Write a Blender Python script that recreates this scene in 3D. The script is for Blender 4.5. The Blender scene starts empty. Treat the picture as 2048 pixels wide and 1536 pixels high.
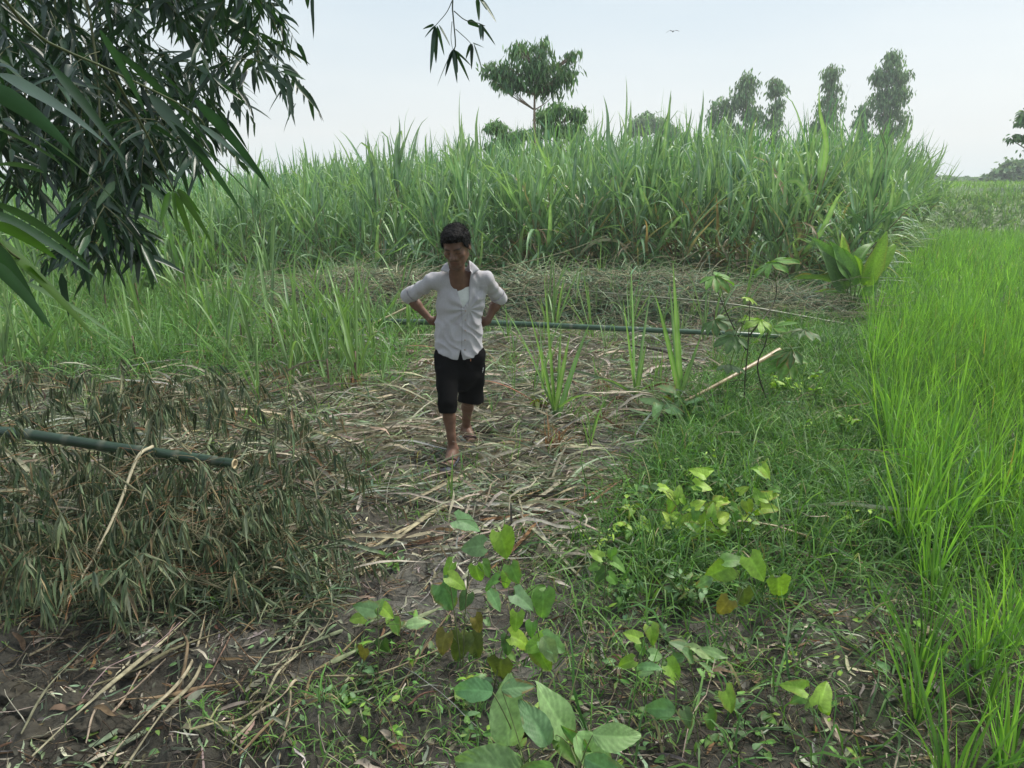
import bpy, math, random
import numpy as np
from mathutils import Vector, Matrix

# ------------------------------------------------------------------ camera, sky, sun
S = bpy.context.scene
COL = S.collection
CAMZ, FPX, PITCH = 1.95, 1480.0, math.radians(15.4)
CP, SP = math.cos(PITCH), math.sin(PITCH)
cam_d = bpy.data.cameras.new('camera')
cam_d.sensor_width = 36.0
cam_d.lens = 36.0 * FPX / 2048.0
cam_d.clip_start = 0.05
cam_d.clip_end = 3000
cam = bpy.data.objects.new('camera', cam_d)
cam.location = (0, 0, CAMZ)
cam.rotation_euler = (math.pi / 2 - PITCH, 0, 0)
COL.objects.link(cam)
S.camera = cam

SUN_DIR = Vector((0.62, 0.30, 0.95)).normalized()      # towards the sun
SUN_EL = math.asin(SUN_DIR.z)
SUN_AZ = math.atan2(SUN_DIR.x, SUN_DIR.y)
w = bpy.data.worlds.new('World')
S.world = w
w.use_nodes = True
nt = w.node_tree
nt.nodes.clear()
out = nt.nodes.new('ShaderNodeOutputWorld')
sky = nt.nodes.new('ShaderNodeTexSky')
sky.sky_type = 'NISHITA'
sky.sun_disc = False
sky.sun_elevation = SUN_EL
sky.sun_rotation = SUN_AZ
sky.dust_density = 4.0
sky.air_density = 1.0
bg1 = nt.nodes.new('ShaderNodeBackground')
bg1.inputs[1].default_value = 0.10
nt.links.new(sky.outputs[0], bg1.inputs[0])
tc = nt.nodes.new('ShaderNodeTexCoord')
sx = nt.nodes.new('ShaderNodeSeparateXYZ')
nt.links.new(tc.outputs['Generated'], sx.inputs[0])
cr = nt.nodes.new('ShaderNodeValToRGB')
cr.color_ramp.elements[0].position = 0.0
cr.color_ramp.elements[0].color = (0.76, 0.83, 0.84, 1)
cr.color_ramp.elements[1].position = 1.0
cr.color_ramp.elements[1].color = (0.62, 0.72, 0.82, 1)
e = cr.color_ramp.elements.new(0.06); e.color = (0.79, 0.825, 0.82, 1)
e = cr.color_ramp.elements.new(0.22); e.color = (0.60, 0.69, 0.745, 1)
wn = nt.nodes.new('ShaderNodeTexNoise'); wn.inputs['Scale'].default_value = 2.2; wn.inputs['Detail'].default_value = 5
wmp = nt.nodes.new('ShaderNodeMapping'); wmp.inputs['Scale'].default_value = (1, 1, 4.5)
nt.links.new(tc.outputs['Generated'], wmp.inputs[0]); nt.links.new(wmp.outputs[0], wn.inputs['Vector'])
wma = nt.nodes.new('ShaderNodeMath'); wma.operation = 'MULTIPLY_ADD'; wma.inputs[1].default_value = 0.16
wms = nt.nodes.new('ShaderNodeMath'); wms.operation = 'SUBTRACT'; wms.inputs[1].default_value = 0.08
nt.links.new(wn.outputs['Fac'], wma.inputs[0]); nt.links.new(sx.outputs[2], wma.inputs[2])
nt.links.new(wma.outputs[0], wms.inputs[0]); nt.links.new(wms.outputs[0], cr.inputs[0])
bg2 = nt.nodes.new('ShaderNodeBackground')
bg2.inputs[1].default_value = 0.95
nt.links.new(cr.outputs[0], bg2.inputs[0])
mx = nt.nodes.new('ShaderNodeMixShader')
mx.inputs[0].default_value = 0.85
nt.links.new(bg1.outputs[0], mx.inputs[1])
nt.links.new(bg2.outputs[0], mx.inputs[2])
nt.links.new(mx.outputs[0], out.inputs[0])

sd = bpy.data.lights.new('sun', 'SUN')
sd.energy = 3.2
sd.angle = math.radians(18)
sd.color = (1.0, 0.95, 0.86)
sun = bpy.data.objects.new('sun', sd)
sun.rotation_euler = (-SUN_DIR).to_track_quat('-Z', 'Y').to_euler()
sun.location = (0, 0, 30)
COL.objects.link(sun)

S.view_settings.view_transform = 'Standard'
S.view_settings.look = 'None'
S.view_settings.exposure = 0.46
S.view_settings.gamma = 1.0
S.render.engine = 'CYCLES'
S.cycles.max_bounces = 6
S.cycles.diffuse_bounces = 3
S.cycles.glossy_bounces = 2
S.cycles.transmission_bounces = 4
S.cycles.transparent_max_bounces = 4
S.cycles.volume_bounces = 0
S.cycles.use_adaptive_sampling = True
S.cycles.adaptive_threshold = 0.01
S.cycles.use_denoising = True
S.cycles.denoising_prefilter = 'ACCURATE'
S.cycles.denoising_input_passes = 'RGB_ALBEDO_NORMAL'
S.cycles.sample_clamp_indirect = 4.0

# ------------------------------------------------------------------ helpers
RIGHT = np.array([1.0, 0, 0]); UPV = np.array([0, SP, CP]); FWD = np.array([0, CP, -SP]); TOCAM = -FWD
ZUP = np.array([0, 0, 1.0])


def at(px, py, z=0.0):
    """ground (or height z) point seen at photo pixel px,py"""
    d = (px - 1024) / FPX * RIGHT + (768 - py) / FPX * UPV + FWD
    t = (z - CAMZ) / d[2]
    return np.array([0, 0, CAMZ]) + d * t


def PY(px, py, Y):
    """point seen at px,py standing Y metres ahead"""
    d = (px - 1024) / FPX * RIGHT + (768 - py) / FPX * UPV + FWD
    return np.array([0, 0, CAMZ]) + d * (Y / d[1])


def depth(p):
    return float(p[1] * CP + (CAMZ - p[2]) * SP)


def nrm(a):
    a = np.asarray(a, float)
    return a / np.maximum(np.linalg.norm(a, axis=-1, keepdims=True), 1e-9)


def _h(x, y, z, s):
    h = (x.astype(np.int64) * 374761393 + y.astype(np.int64) * 668265263 + z.astype(np.int64) * 2147483647 + s * 1274126177) & 0xffffffff
    h = ((h ^ (h >> 13)) * 1274126177) & 0xffffffff
    h = ((h ^ (h >> 16)) * 40503) & 0xffffffff
    return (h & 0xffffff) / float(0xffffff)


def vnoise(x, y, z=None, s=0):
    x = np.asarray(x, float); y = np.asarray(y, float)
    z = np.zeros_like(x) if z is None else np.asarray(z, float)
    xi, yi, zi = np.floor(x), np.floor(y), np.floor(z)
    fx, fy, fz = x - xi, y - yi, z - zi
    fx = fx * fx * (3 - 2 * fx); fy = fy * fy * (3 - 2 * fy); fz = fz * fz * (3 - 2 * fz)
    r = 0
    for dz in (0, 1):
        if dz and not np.any(fz): break
        a = _h(xi, yi, zi + dz, s) * (1 - fx) + _h(xi + 1, yi, zi + dz, s) * fx
        b = _h(xi, yi + 1, zi + dz, s) * (1 - fx) + _h(xi + 1, yi + 1, zi + dz, s) * fx
        r = r + (a * (1 - fy) + b * fy) * (fz if dz else 1 - fz)
    return r


def fbm(x, y, z=None, o=4, s=0):
    r = 0; a = 0.5
    for i in range(o):
        r = r + a * (vnoise(x * 2 ** i, y * 2 ** i, None if z is None else z * 2 ** i, s + i) - 0.5)
        a *= 0.5
    return r


def sstep(a, b, x):
    t = np.clip((x - a) / (b - a), 0, 1)
    return t * t * (3 - 2 * t)


RICE_Y = [1.5, 2.3, 2.85, 4.2, 5.75, 8.2, 10.6, 16, 26, 60]
RICE_X = [1.38, 1.60, 1.88, 2.55, 3.08, 4.15, 5.35, 8.2, 14.6, 36]


def rice_edge(y):
    return np.interp(y, RICE_Y, RICE_X)


def gz(x, y):
    """ground height"""
    x = np.asarray(x, float); y = np.asarray(y, float)
    z = 0.10 * fbm(x * 0.7, y * 0.7, s=3) + 0.05 * fbm(x * 3.1, y * 3.1, s=9)
    near = sstep(3.3, 2.3, y)
    z = z + near * sstep(-0.1, -0.8, x) * 0.34 * np.maximum(fbm(x * 5.2 + 3, y * 5.2, s=21), -0.08) + 0.05 * np.abs(fbm(x * 7, y * 7, s=23)) * sstep(4.5, 3.0, y)
    z = z - 0.10 * sstep(-0.3, 0.6, x - rice_edge(y))
    z = z + 0.10 * sstep(9.6, 11.0, y) * sstep(14.0, 12.5, y) * sstep(-5.2, -3, x) * sstep(4.6, 3.2, x)
    m_ = np.exp(-((x + 0.35) ** 2 + (y - 5.1) ** 2) / 0.45)
    z = z * (1 - m_) - 0.03 * m_
    return z * sstep(90, 40, np.hypot(x, y))


def mat(name):
    m = bpy.data.materials.new(name)
    m.use_nodes = True
    m.node_tree.nodes.clear()
    return m, m.node_tree.nodes, m.node_tree.links


def leaf_mat(name, rough=0.5, transl=0.35, spec=0.4, tcol=(1.25, 1.35, 0.6), var=0.35, nscale=25):
    m, n, l = mat(name)
    o = n.new('ShaderNodeOutputMaterial')
    a = n.new('ShaderNodeAttribute'); a.attribute_name = 'col'
    t = n.new('ShaderNodeTexCoord')
    ns = n.new('ShaderNodeTexNoise'); ns.inputs['Scale'].default_value = nscale; ns.inputs['Detail'].default_value = 4
    l.new(t.outputs['Object'], ns.inputs['Vector'])
    mr = n.new('ShaderNodeMapRange')
    mr.inputs['From Min'].default_value = 0.3; mr.inputs['From Max'].default_value = 0.7
    mr.inputs['To Min'].default_value = 1 - var; mr.inputs['To Max'].default_value = 1 + var
    l.new(ns.outputs['Fac'], mr.inputs['Value'])
    vm = n.new('ShaderNodeVectorMath'); vm.operation = 'SCALE'
    l.new(a.outputs['Color'], vm.inputs[0]); l.new(mr.outputs[0], vm.inputs['Scale'])
    b = n.new('ShaderNodeBsdfPrincipled')
    b.inputs['Roughness'].default_value = rough
    b.inputs['Specular IOR Level'].default_value = spec
    l.new(vm.outputs[0], b.inputs['Base Color'])
    if transl > 0:
        vt = n.new('ShaderNodeVectorMath'); vt.operation = 'MULTIPLY'
        vt.inputs[1].default_value = tcol
        l.new(vm.outputs[0], vt.inputs[0])
        tr = n.new('ShaderNodeBsdfTranslucent')
        l.new(vt.outputs[0], tr.inputs[0])
        ms = n.new('ShaderNodeMixShader'); ms.inputs[0].default_value = transl
        l.new(b.outputs[0], ms.inputs[1]); l.new(tr.outputs[0], ms.inputs[2])
        l.new(ms.outputs[0], o.inputs[0])
    else:
        l.new(b.outputs[0], o.inputs[0])
    return m


def surf_mat(name, rough=0.7, spec=0.3, bump=0.2, bscale=60, var=0.15, base=None, sheen=0.0, weave=0):
    m, n, l = mat(name)
    o = n.new('ShaderNodeOutputMaterial')
    b = n.new('ShaderNodeBsdfPrincipled')
    t = n.new('ShaderNodeTexCoord')
    ns = n.new('ShaderNodeTexNoise'); ns.inputs['Scale'].default_value = bscale; ns.inputs['Detail'].default_value = 5
    l.new(t.outputs['Object'], ns.inputs['Vector'])
    if base is None:
        a = n.new('ShaderNodeAttribute'); a.attribute_name = 'col'; src = a.outputs['Color']
    else:
        a = n.new('ShaderNodeRGB'); a.outputs[0].default_value = (*base, 1); src = a.outputs[0]
    n2 = n.new('ShaderNodeTexNoise'); n2.inputs['Scale'].default_value = bscale * 0.25; n2.inputs['Detail'].default_value = 4
    l.new(t.outputs['Object'], n2.inputs['Vector'])
    mr = n.new('ShaderNodeMapRange')
    mr.inputs['From Min'].default_value = 0.3; mr.inputs['From Max'].default_value = 0.7
    mr.inputs['To Min'].default_value = 1 - var; mr.inputs['To Max'].default_value = 1 + var
    l.new(n2.outputs['Fac'], mr.inputs['Value'])
    vm = n.new('ShaderNodeVectorMath'); vm.operation = 'SCALE'
    l.new(src, vm.inputs[0]); l.new(mr.outputs[0], vm.inputs['Scale'])
    l.new(vm.outputs[0], b.inputs['Base Color'])
    b.inputs['Roughness'].default_value = rough
    b.inputs['Specular IOR Level'].default_value = spec
    b.inputs['Sheen Weight'].default_value = sheen
    bp = n.new('ShaderNodeBump'); bp.inputs['Strength'].default_value = bump; bp.inputs['Distance'].default_value = 0.004
    l.new(ns.outputs['Fac'], bp.inputs['Height']); l.new(bp.outputs[0], b.inputs['Normal'])
    l.new(b.outputs[0], o.inputs[0])
    return m


class Geo:
    def __init__(s):
        s.V = []; s.Q = []; s.T = []; s.C = []; s.n = 0

    def add(s, V, Q=None, C=(0.5, 0.5, 0.5), T=None):
        V = np.asarray(V, float).reshape(-1, 3)
        if Q is not None and len(Q): s.Q.append(np.asarray(Q, np.int64).reshape(-1, 4) + s.n)
        if T is not None and len(T): s.T.append(np.asarray(T, np.int64).reshape(-1, 3) + s.n)
        C = np.asarray(C, float)
        s.C.append(np.broadcast_to(C.reshape(-1, 3) if C.ndim > 1 else C, (len(V), 3)))
        s.V.append(V); s.n += len(V)
        return s

    def mesh(s, name, m, loc=None, smooth=True):
        V = np.concatenate(s.V) if s.V else np.zeros((0, 3))
        C = np.concatenate(s.C) if s.C else np.zeros((0, 3))
        if loc is not None: V = V - np.asarray(loc, float)
        Q = np.concatenate(s.Q) if s.Q else np.zeros((0, 4), np.int64)
        T = np.concatenate(s.T) if s.T else np.zeros((0, 3), np.int64)
        me = bpy.data.meshes.new(name)
        me.vertices.add(len(V)); me.vertices.foreach_set('co', V.astype(np.float32).ravel())
        nl = Q.size + T.size
        me.loops.add(nl)
        me.loops.foreach_set('vertex_index', np.concatenate([Q.ravel(), T.ravel()]).astype(np.int32))
        npoly = len(Q) + len(T)
        me.polygons.add(npoly)
        st = np.concatenate([np.arange(len(Q)) * 4, Q.size + np.arange(len(T)) * 3]).astype(np.int32)
        me.polygons.foreach_set('loop_start', st)
        me.update(calc_edges=True)
        if smooth: me.polygons.foreach_set('use_smooth', np.ones(npoly, bool))
        at_ = me.color_attributes.new('col', 'FLOAT_COLOR', 'POINT')
        at_.data.foreach_set('color', np.concatenate([np.clip(C, 0, 1), np.ones((len(C), 1))], 1).astype(np.float32).ravel())
        me.materials.append(m)
        return me

    def obj(s, name, m, parent=None, loc=None, smooth=True):
        if parent is not None and loc is None: loc = parent['_l'] if '_l' in parent else parent.location
        me = s.mesh(name, m, loc, smooth)
        o = bpy.data.objects.new(name, me)
        COL.objects.link(o)
        if parent is not None: o.parent = parent
        elif loc is not None: o.location = loc
        return o


def tag(o, label=None, cat=None, group=None, kind=None):
    if label: o['label'] = label
    if cat: o['category'] = cat
    if group: o['group'] = group
    if kind: o['kind'] = kind
    return o


def empty(name, loc, label, cat, group=None):
    o = bpy.data.objects.new(name, None)
    o.location = loc
    o.empty_display_size = 0.1
    COL.objects.link(o)
    return tag(o, label, cat, group)


def mobj(name, me, parent=None, loc=(0, 0, 0), rz=0, sc=1):
    o = bpy.data.objects.new(name, me)
    COL.objects.link(o)
    if parent is not None: o.parent = parent
    else:
        o.location = loc; o.rotation_euler = (0, 0, rz); o.scale = (sc, sc, sc)
    return o


PROF = {
    'grass': lambda t: np.minimum(1, 0.55 + 2.5 * t) * (1 - t ** 2.4) + 0.01,
    'bamboo': lambda t: np.minimum(1, (t + 0.02) * 5) ** 0.7 * (1 - t) ** 0.75 * (1 + 0.6 * t) + 0.01,
    'lance': lambda t: np.sin(np.pi * np.clip(t, 0, 1) ** 0.8) ** 0.8 + 0.02,
    'strap': lambda t: np.minimum(1, 0.7 + 2 * t) * (1 - t ** 6) + 0.03,
}


def blades(P, D, L, W, droop=1.0, segs=6, prof='grass', fold=0.25, col=(0.1, 0.2, 0.1), tip=None, base=None, mid=None,
           roll=0.3, across=3, floor=False, twist=0.0, wig=0.0, rng=None, g=ZUP, dp=1.5):
    """n ribbons; all arguments broadcast over n"""
    rng = rng or np.random.default_rng(1)
    P = np.atleast_2d(np.asarray(P, float)); n = len(P)
    D = nrm(np.broadcast_to(np.asarray(D, float), (n, 3)).copy())
    L = np.broadcast_to(np.asarray(L, float), (n,)); W = np.broadcast_to(np.asarray(W, float), (n,))
    droop = np.broadcast_to(np.asarray(droop, float), (n,))
    col = np.broadcast_to(np.asarray(col, float), (n, 3))
    r0 = rng.normal(0, 1, n) * roll
    wv = rng.normal(0, 1, (n, 3)) * wig
    wv2 = rng.normal(0, 1, (n, 3)) * wig
    V = np.zeros((n, segs + 1, across, 3)); C = np.zeros((n, segs + 1, across, 3))
    pos = P.copy()
    pw = PROF[prof]
    tipc = None if tip is None else np.broadcast_to(np.asarray(tip, float), (n, 3))
    basec = None if base is None else np.broadcast_to(np.asarray(base, float), (n, 3))
    midc = None if mid is None else np.broadcast_to(np.asarray(mid, float), (n, 3))
    side0 = np.cross(D, ZUP)
    bad = np.linalg.norm(side0, axis=1) < 0.15
    hr = nrm(np.c_[rng.normal(0, 1, (n, 2)), np.zeros(n)])
    side0[bad] = hr[bad]
    side0 = nrm(side0)
    for k in range(segs + 1):
        t = k / segs
        d = nrm(D - g * (droop * t ** dp)[:, None] + wv * math.sin(3.1 * t) + wv2 * math.sin(7 * t))
        if k: pos = pos + d * (L / segs)[:, None]
        s = nrm(side0 - d * np.sum(side0 * d, 1, keepdims=True))
        nn = np.cross(s, d)
        a = r0 + twist * t
        s2 = s * np.cos(a)[:, None] + nn * np.sin(a)[:, None]
        n2 = np.cross(s2, d)
        hw = (W * float(pw(t)) * 0.5)[:, None]
        c = col
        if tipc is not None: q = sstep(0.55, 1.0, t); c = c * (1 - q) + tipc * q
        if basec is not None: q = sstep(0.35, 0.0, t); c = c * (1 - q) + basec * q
        if across == 3:
            V[:, k, 0] = pos - s2 * hw; V[:, k, 2] = pos + s2 * hw
            V[:, k, 1] = pos - n2 * hw * fold * 2
            C[:, k, 0] = c; C[:, k, 2] = c
            C[:, k, 1] = c if midc is None else c * 0.4 + midc * 0.6
        else:
            V[:, k, 0] = pos - s2 * hw; V[:, k, 1] = pos + s2 * hw
            C[:, k, 0] = c; C[:, k, 1] = c
    if floor is not False:
        gzv = gz(V[..., 0], V[..., 1]) + floor
        V[..., 2] = np.maximum(V[..., 2], gzv)
    base_i = (np.arange(n) * (segs + 1) * across)[:, None, None]
    kk = (np.arange(segs) * across)[None, :, None]
    aa = np.arange(across - 1)[None, None, :]
    i0 = base_i + kk + aa
    Q = np.stack([i0, i0 + 1, i0 + 1 + across, i0 + across], -1).reshape(-1, 4)
    return V.reshape(-1, 3), Q, C.reshape(-1, 3)


FEET = np.array([[-0.455, 4.82], [-0.44, 4.94], [-0.27, 5.36], [-0.33, 5.45]])


def clear_feet(vqc, segs, across, r=0.12):
    """leave out blades that would lie across the man's feet"""
    V, Q, C = vqc; k = (segs + 1) * across; n = len(V) // k
    B_ = V.reshape(n, k, 3); d = np.min(np.linalg.norm(B_[:, :, None, :2] - FEET[None, None], axis=3), axis=(1, 2))
    m = d > r; Vn = B_[m].reshape(-1, 3); Cn = C.reshape(n, k, 3)[m].reshape(-1, 3)
    q0 = Q.reshape(n, -1, 4)[0]
    return Vn, (q0[None] + (np.arange(m.sum()) * k)[:, None, None]).reshape(-1, 4), Cn


def tubes(P, D, L, r0, r1, droop=0.0, segs=5, sides=4, col=(0.3, 0.25, 0.15), wig=0.0, rng=None, floor=False, dp=1.5):
    rng = rng or np.random.default_rng(2)
    P = np.atleast_2d(np.asarray(P, float)); n = len(P)
    D = nrm(np.broadcast_to(np.asarray(D, float), (n, 3)).copy())
    L = np.broadcast_to(np.asarray(L, float), (n,)); r0 = np.broadcast_to(np.asarray(r0, float), (n,)); r1 = np.broadcast_to(np.asarray(r1, float), (n,))
    droop = np.broadcast_to(np.asarray(droop, float), (n,))
    col = np.broadcast_to(np.asarray(col, float), (n, 3))
    wv = rng.normal(0, 1, (n, 3)) * wig; wv2 = rng.normal(0, 1, (n, 3)) * wig
    V = np.zeros((n, segs + 1, sides, 3)); pos = P.copy()
    s = np.cross(D, ZUP); bad = np.linalg.norm(s, axis=1) < 0.1; s[bad] = RIGHT; s = nrm(s)
    for k in range(segs + 1):
        t = k / segs
        d = nrm(D - ZUP * (droop * t ** dp)[:, None] + wv * math.sin(3 * t) + wv2 * math.sin(8 * t))
        if k: pos = pos + d * (L / segs)[:, None]
        a = nrm(s - d * np.sum(s * d, 1, keepdims=True)); b = np.cross(d, a)
        r = (r0 + (r1 - r0) * t)[:, None]
        for j in range(sides):
            th = 2 * math.pi * j / sides
            V[:, k, j] = pos + (a * math.cos(th) + b * math.sin(th)) * r
    if floor is not False:
        V[..., 2] = np.maximum(V[..., 2], gz(V[..., 0], V[..., 1]) + floor)
    C = np.broadcast_to(col[:, None, None, :], V.shape)
    b0 = (np.arange(n) * (segs + 1) * sides)[:, None, None]; kk = (np.arange(segs) * sides)[None, :, None]
    j = np.arange(sides)[None, None, :]; j2 = (j + 1) % sides
    Q = np.stack([b0 + kk + j, b0 + kk + j2, b0 + kk + sides + j2, b0 + kk + sides + j], -1).reshape(-1, 4)
    return V.reshape(-1, 3), Q, C.reshape(-1, 3)


def path_tube(path, rad, sides=8, col=(0.3, 0.25, 0.15), cap=True):
    """one tube along a polyline; rad and col may vary along it"""
    P = np.asarray(path, float); k = len(P)
    rad = np.broadcast_to(np.asarray(rad, float), (k,))
    col = np.broadcast_to(np.asarray(col, float), (k, 3))
    T = nrm(np.gradient(P, axis=0))
    s = np.cross(T[0], ZUP)
    if np.linalg.norm(s) < 0.1: s = RIGHT.copy()
    V = []; 
    for i in range(k):
        s = nrm(s - T[i] * (s @ T[i])); b = np.cross(T[i], s)
        th = np.arange(sides) * 2 * math.pi / sides
        V.append(P[i] + rad[i] * (np.cos(th)[:, None] * s + np.sin(th)[:, None] * b))
    V = np.array(V).reshape(-1, 3)
    i0 = (np.arange(k - 1) * sides)[:, None]; j = np.arange(sides)[None]; j2 = (j + 1) % sides
    Q = np.stack([i0 + j, i0 + j2, i0 + sides + j2, i0 + sides + j], -1).reshape(-1, 4)
    C = np.repeat(col, sides, 0)
    T3 = None
    if cap:
        V = np.vstack([V, P[0], P[-1]]); C = np.vstack([C, col[0], col[-1]])
        a = len(V) - 2; jj = np.arange(sides); jn = (jj + 1) % sides
        T3 = np.vstack([np.stack([np.full(sides, a), jn, jj], -1), np.stack([np.full(sides, a + 1), (k - 1) * sides + jj, (k - 1) * sides + jn], -1)])
    return V, Q, C, T3


def spline(pts, n):
    """Catmull-Rom through the points"""
    p = np.asarray(pts, float)
    p = np.vstack([2 * p[0] - p[1], p, 2 * p[-1] - p[-2]])
    m = len(p) - 3; o = []
    for u in np.linspace(0, m - 1e-6, n):
        i = int(u); t = u - i; a, b, c, d = p[i:i + 4]
        o.append(0.5 * ((2 * b) + (-a + c) * t + (2 * a - 5 * b + 4 * c - d) * t * t + (-a + 3 * b - 3 * c + d) * t ** 3))
    return np.array(o)


def mixc(a, b, t):
    a = np.asarray(a, float); b = np.asarray(b, float); t = np.asarray(t)[..., None]
    return a * (1 - t) + b * t


def pal(rng, n, cols, wts, jit=0.18):
    cols = np.asarray(cols, float)
    i = rng.choice(len(cols), n, p=np.asarray(wts, float) / sum(wts))
    c = cols[i] * (1 + rng.normal(0, jit, (n, 1))) * (1 + rng.normal(0, jit * 0.3, (n, 3)))
    return np.clip(c, 0.005, 0.9)


def rdir(rng, n, el0, el1):
    """random directions between two elevations in degrees"""
    az = rng.uniform(0, 2 * math.pi, n); el = np.radians(rng.uniform(el0, el1, n))
    return np.stack([np.cos(az) * np.cos(el), np.sin(az) * np.cos(el), np.sin(el)], -1)


def inpoly(x, y, poly):
    x = np.asarray(x); y = np.asarray(y); r = np.zeros(x.shape, bool)
    for i in range(len(poly)):
        x1, y1 = poly[i]; x2, y2 = poly[i - 1]
        c = ((y1 > y) != (y2 > y)) & (x < (x2 - x1) * (y - y1) / (y2 - y1 + 1e-12) + x1)
        r ^= c
    return r


M_CANE = leaf_mat('cane_leaf', 0.42, 0.30, 0.45, var=0.25, nscale=6)
M_GRASS = leaf_mat('grass_leaf', 0.5, 0.35, 0.3, var=0.25, nscale=8)
M_RICE = leaf_mat('rice_leaf', 0.45, 0.45, 0.35, tcol=(1.3, 1.35, 0.5), var=0.2, nscale=6)
M_DRY = leaf_mat('dry_leaf', 0.75, 0.12, 0.15, tcol=(1.1, 1.0, 0.8), var=0.35, nscale=30)
M_BAM = leaf_mat('bamboo_leaf', 0.32, 0.22, 0.6, tcol=(1.4, 1.9, 0.5), var=0.2, nscale=12)
M_WILT = leaf_mat('wilted_leaf', 0.6, 0.12, 0.3, tcol=(1.2, 1.2, 0.7), var=0.3, nscale=20)
M_HERB = leaf_mat('herb_leaf', 0.5, 0.30, 0.35, tcol=(1.3, 1.5, 0.45), var=0.22, nscale=45)
M_TREE = leaf_mat('tree_leaf', 0.6, 0.25, 0.25, var=0.25, nscale=1.5)
M_BARK = surf_mat('bark', 0.85, 0.2, 0.6, 30, 0.35)
M_STEM = surf_mat('stem', 0.6, 0.3, 0.2, 60, 0.25)
M_CULM = surf_mat('bamboo_culm', 0.35, 0.5, 0.08, 40, 0.25)
# ------------------------------------------------------------------ ground
def ground_material():
    m, n, l = mat('ground_mud')
    o = n.new('ShaderNodeOutputMaterial'); b = n.new('ShaderNodeBsdfPrincipled')
    t = n.new('ShaderNodeTexCoord')
    a = n.new('ShaderNodeAttribute'); a.attribute_name = 'col'
    n1 = n.new('ShaderNodeTexNoise'); n1.inputs['Scale'].default_value = 5; n1.inputs['Detail'].default_value = 10; n1.inputs['Roughness'].default_value = 0.7
    n2 = n.new('ShaderNodeTexNoise'); n2.inputs['Scale'].default_value = 38; n2.inputs['Detail'].default_value = 8; n2.inputs['Roughness'].default_value = 0.75
    v = n.new('ShaderNodeTexVoronoi'); v.inputs['Scale'].default_value = 26
    for q in (n1, n2, v): l.new(t.outputs['Object'], q.inputs['Vector'])
    mr = n.new('ShaderNodeMapRange')
    mr.inputs['From Min'].default_value = 0.3; mr.inputs['From Max'].default_value = 0.7
    mr.inputs['To Min'].default_value = 0.55; mr.inputs['To Max'].default_value = 1.5
    l.new(n1.outputs['Fac'], mr.inputs['Value'])
    mr2 = n.new('ShaderNodeMapRange')
    mr2.inputs['From Min'].default_value = 0.3; mr2.inputs['From Max'].default_value = 0.7
    mr2.inputs['To Min'].default_value = 0.7; mr2.inputs['To Max'].default_value = 1.35
    l.new(n2.outputs['Fac'], mr2.inputs['Value'])
    mm = n.new('ShaderNodeMath'); mm.operation = 'MULTIPLY'
    l.new(mr.outputs[0], mm.inputs[0]); l.new(mr2.outputs[0], mm.inputs[1])
    vm = n.new('ShaderNodeVectorMath'); vm.operation = 'SCALE'
    l.new(a.outputs['Color'], vm.inputs[0]); l.new(mm.outputs[0], vm.inputs['Scale'])
    l.new(vm.outputs[0], b.inputs['Base Color'])
    b.inputs['Roughness'].default_value = 0.75
    b.inputs['Specular IOR Level'].default_value = 0.3
    ad = n.new('ShaderNodeMath'); ad.operation = 'MULTIPLY_ADD'; ad.inputs[1].default_value = 0.5
    l.new(v.outputs['Distance'], ad.inputs[0]); l.new(n2.outputs['Fac'], ad.inputs[2])
    bp = n.new('ShaderNodeBump'); bp.inputs['Strength'].default_value = 0.9; bp.inputs['Distance'].default_value = 0.03
    l.new(ad.outputs[0], bp.inputs['Height']); l.new(bp.outputs[0], b.inputs['Normal'])
    l.new(b.outputs[0], o.inputs[0])
    return m


def grid_lines(a, b, h, far, ratio=1.12):
    c = list(np.arange(a, b + h, h)); st = h; x = c[-1]
    while x < far: st *= ratio; x += st; c.append(x)
    st = h; x = c[0]; lo = []
    while x > -far: st *= ratio; x -= st; lo.append(x)
    return np.array(lo[::-1] + c)


gx = grid_lines(-3.2, 3.2, 0.03, 900); gy = grid_lines(1.6, 8.0, 0.03, 1200)
XX, YY = np.meshgrid(gx, gy, indexing='ij')
ZZ = gz(XX, YY) + sstep(9, 6, YY) * sstep(0, 2, YY) * 0.045 * fbm(XX * 12, YY * 12, s=31)
nx_, ny_ = XX.shape
ii = (np.arange(nx_ - 1) * ny_)[:, None]; jj = np.arange(ny_ - 1)[None]
Qg = np.stack([ii + jj, ii + ny_ + jj, ii + ny_ + jj + 1, ii + jj + 1], -1).reshape(-1, 4)
mud = np.array([0.130, 0.124, 0.104]); dark = np.array([0.062, 0.057, 0.044]); grn = np.array([0.07, 0.10, 0.035])
k1 = sstep(0.0, 0.12, fbm(XX * 1.3, YY * 1.3, s=50) + 0.16 * sstep(3.4, 2.4, YY))
Cg = mixc(np.broadcast_to(mud, XX.shape + (3,)), dark, k1 * 0.8)
gm = np.clip(sstep(8, 13, YY) + sstep(-0.8, 0.4, XX - rice_edge(YY)) + sstep(3.0, 4.5, YY) * sstep(-.4, .3, XX - np.interp(YY, [2.5, 3.6, 4.6, 6, 8, 9.5], [.6, .4, 1.0, 1.8, 2.6, 3.3])), 0, 1) * 0.8
Cg = mixc(Cg, grn, gm)
g = Geo(); g.add(np.stack([XX, YY, ZZ], -1), Qg, Cg.reshape(-1, 3))
tag(g.obj('ground', ground_material()), kind='structure')

# ------------------------------------------------------------------ litter lying in the clearing
STRAW = [(0.35, 0.32, 0.235), (0.25, 0.225, 0.16), (0.20, 0.125, 0.07), (0.31, 0.305, 0.255), (0.10, 0.09, 0.07), (0.22, 0.29, 0.17), (0.46, 0.425, 0.33)]


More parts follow.
